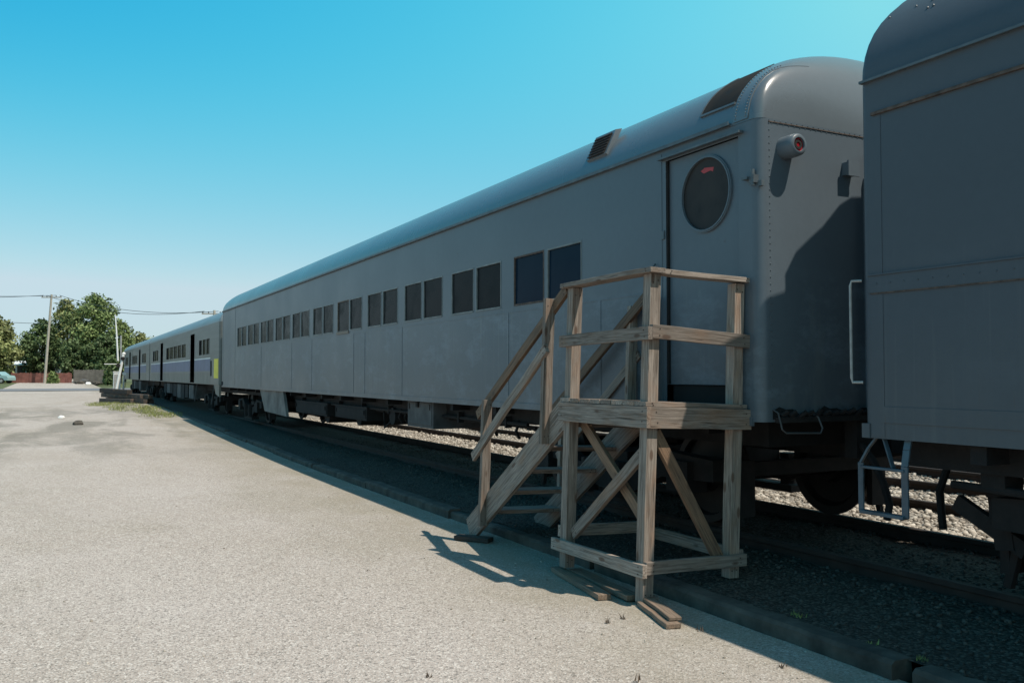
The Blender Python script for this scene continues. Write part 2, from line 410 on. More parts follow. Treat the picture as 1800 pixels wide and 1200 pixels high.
def scatter(name, mat, n, xs, ys, zf, smin, smax, flat=.65, dens=None, kind='stuff', label=None, cat=None):
    """many low-poly stones in ONE mesh"""
    t = (1+5**.5)/2
    iv = np.array([(-1, t, 0), (1, t, 0), (-1, -t, 0), (1, -t, 0), (0, -1, t), (0, 1, t), (0, -1, -t), (0, 1, -t), (t, 0, -1), (t, 0, 1), (-t, 0, -1), (-t, 0, 1)])/1.9
    ifc = np.array([(0, 11, 5), (0, 5, 1), (0, 1, 7), (0, 7, 10), (0, 10, 11), (1, 5, 9), (5, 11, 4), (11, 10, 2), (10, 7, 6), (7, 1, 8), (3, 9, 4), (3, 4, 2), (3, 2, 6), (3, 6, 8), (3, 8, 9), (4, 9, 5), (2, 4, 11), (6, 2, 10), (8, 6, 7), (9, 8, 1)])
    x = RNG.uniform(*xs, n); u = RNG.uniform(0, 1, n); p = 1.5
    y = ys[0]+(ys[1]-ys[0])*u**p
    if dens is not None: k = dens(x, y); x = x[k]; y = y[k]; n = len(x)
    z = zf(x, y); s = smin*(smax/smin)**(RNG.uniform(0, 1, n)**1.6)
    V = iv[None]*(1+RNG.uniform(-.28, .28, (n, 12, 3)))
    V *= (s[:, None]*np.stack([RNG.uniform(.7, 1.3, n), RNG.uniform(.7, 1.2, n), RNG.uniform(.45, .9, n)*flat/.65], 1))[:, None, :]/2
    a = RNG.uniform(0, 6.28, n); b = RNG.uniform(-.5, .5, n)
    ca, sa, cb, sb = np.cos(a), np.sin(a), np.cos(b), np.sin(b)
    X = V[..., 0]*cb[:, None]-V[..., 2]*sb[:, None]; Z = V[..., 0]*sb[:, None]+V[..., 2]*cb[:, None]
    XX = X*ca[:, None]-V[..., 1]*sa[:, None]; YY = X*sa[:, None]+V[..., 1]*ca[:, None]
    P = np.stack([XX+x[:, None], YY+y[:, None], Z+(z+s*.12)[:, None]], -1).reshape(-1, 3)
    F = (ifc[None]+12*np.arange(n)[:, None, None]).reshape(-1)
    return tri_mesh(name, P, F, 3, np.repeat(RNG.uniform(0, 1, n)**1.3, 60), mat, kind, label, cat)
def tri_mesh(name, P, F, k, tone, mat, kind=None, label=None, cat=None, parent=None):
    me = bpy.data.meshes.new(name); nf = len(F)//k
    me.vertices.add(len(P)); me.vertices.foreach_set('co', P.astype(np.float32).ravel())
    me.loops.add(len(F)); me.loops.foreach_set('vertex_index', F.astype(np.int32))
    me.polygons.add(nf); me.polygons.foreach_set('loop_start', np.arange(nf, dtype=np.int32)*k)
    me.update(calc_edges=True)
    ca = me.color_attributes.new('tone', 'FLOAT_COLOR', 'CORNER')
    ca.data.foreach_set('color', np.stack([tone, tone, tone, np.ones_like(tone)], 1).astype(np.float32).ravel())
    me.materials.append(mat); me.validate()
    o = bpy.data.objects.new(name, me); C.objects.link(o)
    if parent is not None: o.parent = parent
    return tag(o, label, cat, None, kind)
def spot(px, Z):
    """ground position seen at column px (of 1800) at depth Z along the view"""
    xc = (px-900)/1560*Z
    return xc*math.cos(TH)+Z*math.sin(TH), -xc*math.sin(TH)+Z*math.cos(TH)

# ------------------------------------------------------------------ ground
def sstep(a, b, y):
    t = np.clip((y-a)/(b-a), 0, 1); return t*t*(3-2*t)
def gz(y): return .27*sstep(13, 42, np.asarray(y, float))+.05*sstep(42, 75, np.asarray(y, float))+.22*sstep(80, 130, np.asarray(y, float))
def sheet(name, xs, ys, zf, mat, kind='structure', label=None, cat=None):
    xs = np.asarray(xs, float); ys = np.asarray(ys, float); nx, ny = len(xs), len(ys)
    X, Y = np.meshgrid(xs, ys); Z = zf(X, Y)
    P = np.stack([X, Y, Z], -1).reshape(-1, 3)
    i = np.arange((ny-1)*(nx-1)); r = i//(nx-1); c = i % (nx-1); a = r*nx+c
    F = np.stack([a, a+1, a+nx+1, a+nx], 1).reshape(-1)
    o = tri_mesh(name, P, F, 4, np.zeros(len(F)), mat, kind, label, cat)
    return o
def wob(x, y, s, a): return a*(np.sin(x*1.7*s+1.3*np.sin(y*.9*s))+np.sin(y*1.3*s+2*np.sin(x*.7*s)))*.5
KX = 3.93                                        # kerb face
def lot_z(X, Y): return gz(Y)+wob(X, Y, .6, .012)*sstep(4.5, 1.5, X)*np.where(np.abs(Y) < 60, 1, .2)
ys = np.concatenate([np.linspace(-60, -5, 12), np.arange(-4, 45, .5), np.arange(45, 140, 3), [150, 200, 400, 900, 2500]])
sheet('ground', np.concatenate([[-1500, -400, -150, -80], np.arange(-60, 0, 3), np.arange(0, KX-.4, .4), [KX+.05]]), ys, lot_z, m_ground)
sheet('ground', [KX+.05, 30, 90, 250, 700, 2500], ys, lambda X, Y: gz(Y)*.6-.03, m_field)
def bank_z(X, Y):
    e = .085+np.maximum(gz(Y)-.02, 0)*.5
    return e+.05*sstep(4.3, 5.1, X)+wob(X, Y, 3.1, .012)+wob(Y, X, 8, .006)
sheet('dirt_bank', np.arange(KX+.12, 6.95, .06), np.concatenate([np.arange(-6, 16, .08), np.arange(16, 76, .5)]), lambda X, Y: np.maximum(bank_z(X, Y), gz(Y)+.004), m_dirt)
def bed_z(X, Y): return .115+wob(X, Y, 2.3, .018)+wob(Y, X, 6, .010)-.05*sstep(11.5, 16, X)
sheet('ballast_bed', np.concatenate([np.arange(6.90, 12, .08), np.arange(12, 24, .8)]), np.concatenate([np.arange(-6, 24, .12), np.arange(24, 76, 1)]),
      lambda X, Y: np.maximum(bed_z(X, Y), gz(Y)*.6-.02), m_ballast)
sheet('road', np.arange(-200, 200, 10.), [77, 80, 84, 88], lambda X, Y: gz(Y)+.03, m_road)
# far grass beyond the road
sheet('grass_field', np.arange(-260, 3, 8.), [90, 96, 104, 112, 122, 140, 170], lambda X, Y: gz(Y)+.02, m_field)
m = MB()
for i in range(14):                              # broken concrete kerb, length by length
    y0 = -5.6+i*2.95+rnd.uniform(-.05, .05); y1 = y0+2.93+rnd.uniform(-.10, .01); dx = rnd.uniform(-.015, .02); dz = rnd.uniform(-.02, .012)
    n = 30; vs = []; fs = []
    for k in range(n+1):
        y = y0+(y1-y0)*k/n; g = float(gz(y)); j = [rnd.uniform(-.004, .004) for _ in range(4)]
        top = max(.10+g*.6, g+.02)+dz+.005*math.sin(y*1.1)+rnd.uniform(-.003, .003)
        vs += [(KX+dx+j[0], y, g-.1), (KX+dx+j[0]*1.4, y, top-.02+j[1]), (KX+dx+.025+j[2], y, top+j[1]*.6), (KX+dx+.15+j[3], y, top+j[2]*.6), (KX+dx+.16, y, g-.1)]
    for k in range(n):
        for q in range(4): fs.append((5*k+q, 5*k+q+1, 5*k+5+q+1, 5*k+5+q))
    fs += [(0, 1, 2, 3, 4), (5*n+4, 5*n+3, 5*n+2, 5*n+1, 5*n)]
    m.add(vs, fs)
tag(m.build('kerb', m_conc, None), kind='structure')
scatter('ballast_stones', m_stone, 46000, (6.85, 12.2), (1.5, 30), bed_z, .028, .085, label='pale crushed stone ballast lying between the tracks', cat='ballast')
scatter('shaded_track_stones', m_stoned, 9000, (4.7, 6.9), (1, 20), bank_z, .016, .045, label='dark crushed stone lying under the grey coaches', cat='ballast')
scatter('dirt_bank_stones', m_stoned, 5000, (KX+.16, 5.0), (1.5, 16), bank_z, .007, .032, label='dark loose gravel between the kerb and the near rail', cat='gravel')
scatter('loose_grit', m_stone, 2600, (-2.5, KX-.02), (2.6, 20), lot_z, .005, .022, dens=lambda x, y: RNG.uniform(0, 1, len(x)) < .15+.85*sstep(1.5, 3.7, x), label='loose grit strewn over the worn yard', cat='grit')

# ------------------------------------------------------------------ tracks
def track(x0, y0, y1, label, tie_from, tie_to, bm=m_railm):
    t = empty('railway_track', (x0+.7175, y0, 0), label=label, cat='railway track')
    for sx in (-.7525, .7525):
        m = MB(); zb = .08
        prof = [(-.065, zb), (.065, zb), (.065, zb+.015), (.012, zb+.03), (.012, zb+.115), (.034, zb+.125), (.034, zb+.155), (.028, zb+.16), (-.028, zb+.16), (-.034, zb+.155), (-.034, zb+.125), (-.012, zb+.115), (-.012, zb+.03), (-.065, zb+.015)]
        m.prism([(a+sx, b) for a, b in prof], 'y', 0, y1-y0); m.build('rail', bm, t)
    y = tie_from; k = 0; first = None
    while y < tie_to and k < 95:
        if first is None:
            first = timber('sleeper', (-1.3, 0, 0), (1.3, 0, 0), .22, .16, t, m_tie, .008); o = first
        else:
            o = first.copy(); C.objects.link(o); o.parent = t
        o.location = (rnd.uniform(-.04, .04), y-y0, .015+rnd.uniform(-.006, .01)); o.rotation_quaternion = Euler((0, 0, rnd.uniform(-.025, .025))).to_quaternion()
        y += .56+rnd.uniform(-.03, .03); k += 1
track(5.33, -25, 90, 'rusty track carrying the grey coaches and silver cars', -2, 24)
track(8.40, -25, 90, 'rusty empty track just beyond the coaches', 1, 40)
track(11.4, -25, 90, 'rusty empty track farthest from the wooden platform', 1, 40)

# ------------------------------------------------------------------ coach parts
def wall(m, X, y0, y1, z0, z1, holes, mi=0):
    yy = sorted({y0, y1, *[h[0] for h in holes], *[h[1] for h in holes]}); zz = sorted({z0, z1, *[h[2] for h in holes], *[h[3] for h in holes]})
    for a, b in zip(yy, yy[1:]):
        for c, d in zip(zz, zz[1:]):
            cy, cz = (a+b)/2, (c+d)/2
            if any(h[0] < cy < h[1] and h[2] < cz < h[3] for h in holes): continue
            m.add([(X, a, c), (X, b, c), (X, b, d), (X, a, d)], [(0, 1, 2, 3)], mi)
def shell(m, X0, X1, y0, y1, z0, z1, r, holes):
    """car body: sides, rounded vertical corners, ends, floor"""
    wall(m, X0, y0+r, y1-r, z0, z1, holes); wall(m, X1, y0+r, y1-r, z0, z1, [])
    for (yc, s) in ((y0, 1), (y1, -1)):
        pts = [(X0+r-r*math.cos(a*math.pi/2/8), yc+s*(r-r*math.sin(a*math.pi/2/8))) for a in range(9)]
        pts += [(X1-r+r*math.cos(a*math.pi/2/8), yc+s*(r-r*math.sin(a*math.pi/2/8))) for a in range(8, -1, -1)]
        vs = [(x, y, z) for x, y in pts for z in (z0, z1)]
        m.add(vs, [(2*i, 2*i+2, 2*i+3, 2*i+1) for i in range(len(pts)-1)], 0, True)
    m.add([(X0, y0+r, z0), (X1, y0+r, z0), (X1, y1-r, z0), (X0, y1-r, z0)], [(0, 1, 2, 3)])
def cap_e(d, ry): return (max(0, 1-((ry-min(d, ry))/ry)**2))**.5
def cap_h(f, e, k=5.):
    """barrel height f rounded into the end cap height e"""
    if f < 1e-6 or e < 1e-6: return 0.
    return f if e > .99999 else (f**-k+e**-k-1*min(1, e**6))**(-1/k)
def roof(m, X0, X1, y0, y1, ze, rise, ry, r, n=16, over=.0, p=2.0):
    hw = (X1-X0)/2; cx = (X0+X1)/2
    ds = [ry*(1-math.cos(i*math.pi/2/16)) for i in range(17)]
    st = [(y0+d, d) for d in ds]+[(y, ry) for y in np.linspace(y0+ry, y1-ry, 14)[1:-1]]+[(y1-d, d) for d in reversed(ds)]
    vs = []; N = None
    for y, d in st:
        w = hw+over if d >= r else hw+over-r+math.sqrt(max(0, r*r-(r-d)**2))
        e = cap_e(d, ry)
        row = []
        for i in range(2*n+1):
            phi = math.pi*i/(2*n); row.append((cx-w*math.cos(phi), y, ze+rise*cap_h(math.sin(phi), e)))
        N = len(row); vs += row
    fs = [(i*N+k, i*N+k+1, (i+1)*N+k+1, (i+1)*N+k) for i in range(len(st)-1) for k in range(N-1)]
    m.add(vs, fs, 0, True)
def arc_pts(X0, X1, ze, rise, a0, a1, n, off=0.):
    hw = (X1-X0)/2; cx = (X0+X1)/2
    return [(cx-(hw+off)*math.cos(a), ze+(rise+off)*math.sin(a)) for a in [a0+(a1-a0)*i/n for i in range(n+1)]]
def curved_plate(m, y0, y1, X0, X1, ze, rise, a0, a1, off, th, n=12, mi=0):
    A = arc_pts(X0, X1, ze, rise, a0, a1, n, off); B = arc_pts(X0, X1, ze, rise, a0, a1, n, off-th)
    m.prism(A+B[::-1], 'y', y0, y1, mi, False)
def wheelset(y, xr, parent):
    for s in (-1, 1):
        m = MB(); x = s*.7525
        prof = [(.06, .46), (.035, .46), (.03, .43), (-.07, .42), (-.07, .36), (-.02, .34), (-.03, .15), (-.08, .12), (-.08, 0)]
        n = 28; vs = []; fs = []
        full = [(.06, 0), (.06, .12), (.0, .15), (.0, .34), (.055, .38), (.06, .46)][::1]
        pr = [(-s*a+x, r) for a, r in full]+[(-s*a+x, r) for a, r in prof[1:]]
        for (a, r) in pr:
            for k in range(n):
                t = 2*math.pi*k/n; vs.append((a, y+r*math.cos(t), .81+r*math.sin(t)))
        for i in range(len(pr)-1):
            for k in range(n): fs.append((i*n+k, i*n+(k+1) % n, (i+1)*n+(k+1) % n, (i+1)*n+k))
        m.add(vs, fs, 0, True); w = m.build('wheel', m_wheel, parent)
def truck(parent, yc, base=2.44, name='bogie'):
    """four-wheel bogie; local x = 0 on the track's centre line"""
    t = empty(name, (0, yc, -.11)); t.parent = parent
    m = MB()
    for s in (-1, 1):
        x = s*1.02; b = base/2
        poly = [(-b-.42, .80), (-b-.42, .98), (-b+.25, 1.02), (-.55, .80), (.55, .80), (b-.25, 1.02), (b+.42, .98), (b+.42, .80), (b-.30, .78), (.45, .58), (-.45, .58), (-b+.30, .78)]
        m.prism(poly, 'x', x-.07, x+.07)
        m.tube([(s*.98, -b, .81), (s*.80, -b, .81)], .05, 8)
        for yy in (-.28, .28):
            for q in range(5): m.disc((s*1.02, yy, .62+.07*q), 'x', 0, .01, .01, 6)
            m.tube([(s*1.10, yy, .52), (s*1.10, yy, .86)], .09, 10)
        m.bb(s*1.02-.1, s*1.02+.1, -.5, .5, .46, .53)
        for yy in (-b, b): m.bb(s*1.04-.11, s*1.04+.11, yy-.15, yy+.15, .68, .95)
        for yy in (-b-.30, b+.30): m.tube([(s*.9, yy, .98), (s*.85, yy*1.12, .42)], .035, 6)
        for yy in (-b-.48, b+.48): m.bb(s*.8-.09, s*.8+.09, yy-.03, yy+.03, .5, .98)
    m.bb(-1.0, 1.0, -.25, .25, .62, .95)
    for yy in (-base/2-.45, base/2+.45): m.bb(-1.0, 1.0, yy-.05, yy+.05, .84, .96)
    m.build('bogie_frame', m_brown, t)
    for yy in (-base/2, base/2): wheelset(yy, 1, t); 
    for yy in (-base/2, base/2):
        mm = MB(); mm.tube([(-.8, yy, .81), (.8, yy, .81)], .07, 10); mm.build('axle', m_wheel, t)
    return t
XL, XR = 4.60, 7.50; CX = (XL+XR)/2

def coupler(parent, y, s, name='coupler'):
    m = MB()
    m.bb(-.12, .12, min(y, y+s*.35), max(y, y+s*.35), .98, 1.16)
    m.bb(-.20, .20, min(y+s*.3, y+s*.44), max(y+s*.3, y+s*.44), .93, 1.22)
    m.bb(-.5, .5, min(y-s*.1, y+s*.02), max(y-s*.1, y+s*.02), .95, 1.24)
    for x in (-.45,): m.tube([(x, y+s*.02, 1.05), (x-.02, y+s*.14, .95), (x, y+s*.22, .78), (x+.04, y+s*.24, .62), (x+.03, y+s*.22, .50)], .028, 8)
    m.build(name, m_black, parent)

# ---------------- the long grey coach
Y0, Y1, ZS, ZE = 4.935, 28.45, 1.25, 3.505
coach = empty('passenger_coach', (CX, 0, 0), label='long faded grey coach behind the wooden platform, round window in its end door', cat='railway coach', group='grey passenger coaches')
LX, RX = XL-CX, XR-CX                          # local x of the sides
starts = [7.42, 9.19, 10.94, 12.68, 14.43, 16.16, 17.89, 19.55, 21.22, 22.88, 24.55]
ZW0, ZW1 = 2.375, 2.915
holes = []; panes = []
for k, s in enumerate(starts):
    w = 1.44 if k < 10 else 1.30; mull = .075
    for a, b in ((s, s+(w-mull)/2), (s+(w+mull)/2, s+w)):
        holes.append((a, b, ZW0, ZW1)); panes.append((k, a, b))
DY0, DY1, DZ0, DZ1 = 5.16, 6.06, 1.52, 3.41
holes.append((DY0, DY1, DZ0, DZ1)); holes.append((DY0+.04, DY1, ZS+.06, DZ0-.002))
m = MB(); shell(m, LX, RX, Y0, Y1, ZS, ZE, .085, holes)
# sheet seams and patches standing 3 mm proud
for y in (6.14, 7.1, 9.02, 12.5, 14.28, 14.9, 17.7, 19.4, 22.6, 26.2, 28.2):
    m.bb(LX-.004, LX+.01, y-.025, y+.025, ZS+.01, ZW0-.06 if 7 < y < 26 else ZE-.02)
m.bb(LX-.012, LX+.01, Y0+.09, Y1-.09, ZS-.03, ZS+.035)
m.bb(LX-.0035, LX+.01, 6.2, Y1-.3, 2.300, 2.312)
body = m.build('body', m_grey, coach)
m = MB(); roof(m, LX, RX, Y0, Y1, ZE, .77, .38, .085, over=.004); rf = m.build('roof', m_roof, coach, angle=28)
m = MB(); m.bb(LX-.035, LX+.004, Y0+.30, Y1-.1, ZE+.006, ZE+.022); m.bb(LX-.035, LX-.028, Y0+.30, Y1-.1, ZE+.0225, ZE+.035); m.build('gutter', m_trim, coach)
m = MB(); m.bb(LX-.05, LX-.002, DY0-.06, DY1+.06, DZ1+.012, DZ1+.03); m.build('drip_strip', m_trim, coach)
# rib at the roof end and its bolts
m = MB(); hw_ = (RX-LX)/2
def rp(phi, y, o): 
    return (-(hw_+.004+o)*math.cos(phi)+.0, y, ZE+.77*cap_h(math.sin(phi), cap_e(y-Y0, .38))+o*math.sin(phi))
yy_ = [Y0+.11+.16*i/6 for i in range(7)]; ph = [.02+.95*i/24 for i in range(25)]
vs = [rp(p_, y_, .007) for y_ in yy_ for p_ in ph]; fs = [(i*25+k, i*25+k+1, i*25+26+k, i*25+25+k) for i in range(6) for k in range(24)]
for e_ in (0, 6): 
    b0 = len(vs); vs += [rp(p_, yy_[e_], -.01) for p_ in ph]; fs += [(e_*25+k, e_*25+k+1, b0+k+1, b0+k) for k in range(24)]
m.add(vs, fs, 0, True)
for yy in (Y0+.135, Y0+.245):
    for q in range(22):
        a = .05+q*.032
        x, _, z = rp(a, yy, .008); m.rivet((x, yy, z), 'x', .008)
m.build('roof_rib', m_roof, coach, angle=30)
# roof mesh panel between rib and door
m = MB(); curved_plate(m, Y0+.29, Y0+.70, LX, RX, ZE, .77, .25, .80, .006, .03, 14); g = m.build('roof_grille', m_mesh, coach)
m = MB(); curved_plate(m, Y0+.70, Y0+.712, LX, RX, ZE, .77, .24, .81, .012, .03, 14)
curved_plate(m, Y0+.29, Y0+.699, LX, RX, ZE, .77, .225, .249, .018, .03, 2)
m.build('grille_frame', m_trim, g)
# louvred roof vent box
m = MB(); yv0, yv1 = 7.0, 7.35
poly = [(LX+.06, ZE+.16), (LX+.014, ZE+.19), (LX+.128, ZE+.432), (LX+.20, ZE+.45)]
m.prism(poly, 'y', yv0, yv1); vent = m.build('roof_vent', m_roof, coach)
m = MB()
for q in range(7):
    t = .10+q*.125; x = LX+.014+.114*t; z = ZE+.19+.242*t
    m.box((x-.010, (yv0+yv1)/2, z), (.03, yv1-yv0-.07, .012), Matrix.Rotation(R(-40), 3, 'Y'))
m.build('louvre', m_black, vent)
# windows
for k, a, b in panes:
    mat = m_glassblue if k == 0 else m_glass
    m = MB(); tilt = rnd.uniform(-.006, .006)
    m.add([(LX+.014, a, ZW0), (LX+.014, b, ZW0), (LX+.014+tilt, b, ZW1), (LX+.014+tilt, a, ZW1)], [(0, 1, 2, 3)])
    w = m.build('window', m_grey, coach)
    w.data.materials.clear(); w.data.materials.append(mat)
    m = MB(); f = .012
    m.bb(LX-.004, LX+.05, a-f*.3, a+f, ZW0-.006, ZW1+.006); m.bb(LX-.004, LX+.05, b-f, b+f*.3, ZW0-.006, ZW1+.006)
    m.bb(LX-.003, LX+.05, a+f, b-f, ZW1-f, ZW1+.006); m.bb(LX-.010, LX+.05, a+f, b-f, ZW0-.006, ZW0+f)
    sp = (k == 4 and a > 15.1)
    fr = m.build('window_frame', m_wood if sp else m_frame, w)
    if k == 0 and a > 8: fr.data.materials[0] = m_rust; fr['label'] = 'rusty brown window frame'
    if k == 4 and a > 15: 
        fr['label'] = 'bare wooden window frame'
        m = MB(); m.bb(LX-.02, LX+.02, a-.02, b+.02, ZW0-.05, ZW0-.007); m.build('sill', m_wood, w)
# door with round window
m = MB(); n = 40; cy, cz, cr = 5.565, 3.045, .298
yy0, yy1, zz0, zz1 = DY0, DY1, DZ0, DZ1; xd = LX+.028
vs = [(xd, cy+cr*math.cos(2*math.pi*k/n), cz+cr*math.sin(2*math.pi*k/n)) for k in range(n)]
out = []
for k in range(n):
    c_, s_ = math.cos(2*math.pi*k/n), math.sin(2*math.pi*k/n)
    t = min(((yy1-cy)/c_ if c_ > 1e-6 else 9), ((yy0-cy)/c_ if c_ < -1e-6 else 9), ((zz1-cz)/s_ if s_ > 1e-6 else 9), ((zz0-cz)/s_ if s_ < -1e-6 else 9))
    out.append((xd, cy+t*c_, cz+t*s_))
fs = [(k, (k+1) % n, n+(k+1) % n, n+k) for k in range(n)]
m.add(vs+out, fs)
for (yc_, zc_) in ((yy0, zz0), (yy1, zz0), (yy0, zz1), (yy1, zz1)):     # corner triangles
    ks = sorted(range(n), key=lambda k: (out[k][1]-yc_)**2+(out[k][2]-zc_)**2)
    a_ = min((o for o in out if abs(o[1]-yc_) < 1e-6), key=lambda o: abs(o[2]-zc_), default=None); b_ = min((o for o in out if abs(o[2]-zc_) < 1e-6), key=lambda o: abs(o[1]-yc_), default=None)
    if a_ and b_: m.add([a_, (xd, yc_, zc_), b_], [(0, 1, 2)])
door = m.build('door', m_grey, coach)
m = MB(); m.disc((LX+.018, cy, cz), 'x', cr-.006, cr+.012, .016, 40); m.disc((LX+.014, cy, cz), 'x', cr-.010, cr+.002, .022, 40); m.build('window_ring', m_grey, door)
m = MB(); m.disc((LX+.035, cy, cz), 'x', 0, cr-.008, .01, 40); pt = m.build('round_window', m_port, door)
m = MB(); m.add([(LX+.027, cy-.09, cz+.20), (LX+.027, cy+.02, cz+.215), (LX+.027, cy+.07, cz+.195), (LX+.027, cy+.03, cz+.17), (LX+.027, cy-.05, cz+.18), (LX+.027, cy-.08, cz+.165)], [(0, 1, 2, 3, 4, 5)]); m.build('red_mark', m_redmark, pt)  # small flat red mark on the round glass
m = MB(); m.bb(LX+.004, LX+.04, DY1-.016, DY1+.0, DZ0, DZ1); m.build('door_seal', m_black, door)
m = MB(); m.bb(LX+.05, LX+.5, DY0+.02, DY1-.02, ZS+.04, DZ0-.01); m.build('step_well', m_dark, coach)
for z in (1.9, 2.75):
    m = MB(); m.bb(LX-.012, LX+.0, DY1+.02, DY1+.06, z, z+.07); m.build('door_hinge', m_trim, coach)
m = MB(); m.tube([(LX-.012, DY1+.14, 2.45), (LX-.03, DY1+.14, 2.47), (LX-.03, DY1+.14, 2.53), (LX-.012, DY1+.14, 2.55)], .008, 6); m.build('door_latch', m_trim, coach)
# rivets on the near end wall
m = MB()
for q in range(int((ZE-ZS-.1)/.05)):
    m.rivet((LX+.098, Y0, ZS+.12+q*.05), 'y', .0075)
for q in range(52):
    m.rivet((LX+.10+q*.056, Y0, ZE-.012), 'y', .0075)
    m.rivet((LX+.128+q*.056, Y0, ZE-.036), 'y', .0065)
m.build('end_rivets', m_trim, coach)
m = MB(); m.bb(LX+.09, RX-.09, Y0-.006, Y0+.004, ZE-.027, ZE-.021); m.build('end_seam', m_rust, coach)
# marker lamp
lamp = empty('marker_lamp', (4.852-CX, Y0, 3.295)); lamp.parent = coach
m = MB(); pr = [(0.02, .086), (-.10, .086), (-.135, .082), (-.150, .070), (-.150, .052), (-.128, .050)]
vs = []; fs = []; n = 32
for (y, r) in pr:
    for k in range(n): vs.append((r*math.cos(2*math.pi*k/n), y, r*math.sin(2*math.pi*k/n)))
for i in range(len(pr)-1):
    for k in range(n): fs.append((i*n+k, i*n+(k+1) % n, (i+1)*n+(k+1) % n, (i+1)*n+k))
m.add(vs, fs, 0, True); m.build('lamp_housing', m_grey, lamp, angle=60)
m = MB(); m.disc((0, -.128, 0), 'y', 0, .051, .012, 24); m.build('lens', m_redlens, lamp)
m = MB(); m.disc((0, -.137, 0), 'y', .018, .036, .006, 20); m.build('lens_ring', m_black, lamp)
o2 = copy_tree(lamp, coach); o2.location = (CX-4.852, Y0, 3.295)
m = MB(); m.bb(LX-.03, LX+.05, Y0+.03, Y0+.08, 3.02, 3.08); m.bb(LX-.05, LX+.0, Y0+.08, Y0+.14, 3.05, 3.07); m.tube([(LX-.02, Y0+.05, 3.0), (LX-.02, Y0+.05, 3.12)], .015, 8)
m.bb(LX+.0, LX+.03, Y0-.02, Y0+.02, 2.99, 3.03); m.build('flag_bracket', m_trim, coach)
# gangway frame, end handles, rusted-out sill
m = MB()
for s in (-1, 1): m.bb(s*.34-.03, s*.34+.03, Y0-.04, Y0+.01, 1.3, 3.10)
m.bb(-.37, .37, Y0-.04, Y0+.01, 3.101, 3.15); m.build('gangway_frame', m_grey, coach)
m = MB(); m.bb(-.32, .32, Y0-.05, Y0-.01, 1.3, 3.35); m.build('gangway_door', m_black, coach)
m = MB(); m.bb(-.60, -.50, Y0-.06, Y0+.01, 3.15, 3.25); m.bb(-.61, -.49, Y0-.075, Y0-.06, 3.14, 3.26); m.build('cable_socket', m_grey, coach)
m = MB()
hx0, hx1 = LX+.10, LX+.50
m.tube([(hx0, Y0-.01, 1.34), (hx0, Y0-.06, 1.32), (hx0, Y0-.10, 1.20), (hx0+.03, Y0-.11, 1.175), (hx1-.03, Y0-.11, 1.165), (hx1, Y0-.10, 1.20), (hx1, Y0-.06, 1.28), (hx1, Y0-.01, 1.30)], .0065, 8)
m.build('end_handle', m_boxgrey, coach)
m = MB()
vs = [(LX+.10, Y0-.006, 1.27)]; nn = 22
for q in range(nn+1): vs.append((LX+.10+q*.065, Y0-.006, 1.31+.03*math.sin(q*.9)+.03*rnd.random()))
vs.append((LX+.10+nn*.065, Y0-.006, 1.27)); m.add(vs, [tuple(range(len(vs)))]); m.build('rusted_gap', m_dark, coach)
m = MB()
for q in range(16): m.tube([(LX+.16+q*.085, Y0-.03, 1.27+.04*rnd.random()), (LX+.20+q*.085, Y0-.05-.03*rnd.random(), 1.31+.03*rnd.random())], .018, 6)
m.bb(LX+.12, -.3, Y0-.05, Y0-.01, 1.245, 1.285); m.build('corroded_sill', m_brown, coach)
coupler(coach, Y0, -1); coupler(coach, Y1, 1)
m = MB()
m.bb(LX+.30, RX-.30, Y0+.25, Y1-.25, 1.04, ZS-.006)
for q in range(18): m.bb(LX+.06, RX-.06, 5.6+q*1.28, 5.68+q*1.28, 1.13, ZS-.008)
m.bb(-.22, .22, Y0+.2, Y1-.2, .92, 1.035)
m.tube([(LX+.25, 9, 1.02), (LX+.25, 20, 1.02)], .022, 6); m.tube([(LX+.36, 9, .98), (LX+.36, 23, .98)], .018, 6)
for q in range(9): m.bb(LX+.22, LX+.30, 9.5+q*1.4, 9.54+q*1.4, .96, 1.10)
m.build('underframe', m_black, coach)
truck(coach, 7.55); truck(coach, 25.9)
def ubox(name, mat, *a, rotx=0.):
    m = MB(); x0, x1, y0, y1, z0, z1 = a
    m.bb(*a); m.bb(x0-.012, x0, y0+.04, y1-.04, z0+.04, z1-.04)
    for yy in (y0+.10, y1-.10): m.bb(x0-.03, x0-.012, yy-.02, yy+.02, z1-.14, z1-.06)
    o = m.build(name, mat, coach, .006); return o
ubox('battery_box', m_boxgrey, LX+.10, LX+.95, 11.50, 12.50, .84, 1.24)
ubox('equipment_box', m_black, LX+.18, LX+1.0, 14.7, 16.6, .80, 1.04)
ubox('equipment_box', m_black, LX+.16, LX+1.0, 17.1, 19.6, .78, 1.04)
ubox('equipment_box', m_black, .2, RX-.2, 8.9, 11.0, .88, 1.04)
for (y, z, r) in ((15.35, .86, .17), (17.4, .82, .18), (13.6, .93, .14)):
    m = MB(); m.tube([(LX+.25, y, z), (LX+1.1, y, z)], r, 14); m.build('air_reservoir', m_black, coach)
m = MB()
for y in (9.3, 9.9, 13.05, 13.3): m.tube([(LX+.3, y, 1.05), (LX+.28, y+.05, .93), (LX+.35, y+.1, .84)], .02, 6)
m.tube([(LX+.30, 13.5, .95), (LX+.30, 14.1, .72), (LX+.30, 14.15, 1.04)], .018, 6); m.build('brake_pipe', m_black, coach)
m = MB(); m.prism([(20.35, ZS-.02), (22.9, ZS-.02), (22.3, .70), (20.0, .66)], 'x', LX+.04, LX+.10); m.build('water_tank_panel', m_skirt, coach)
m = MB(); m.bb(LX-.02, LX+.03, Y1-.25, Y1-.06, ZS, ZS+.14); m.build('sill_casting', m_black, coach)

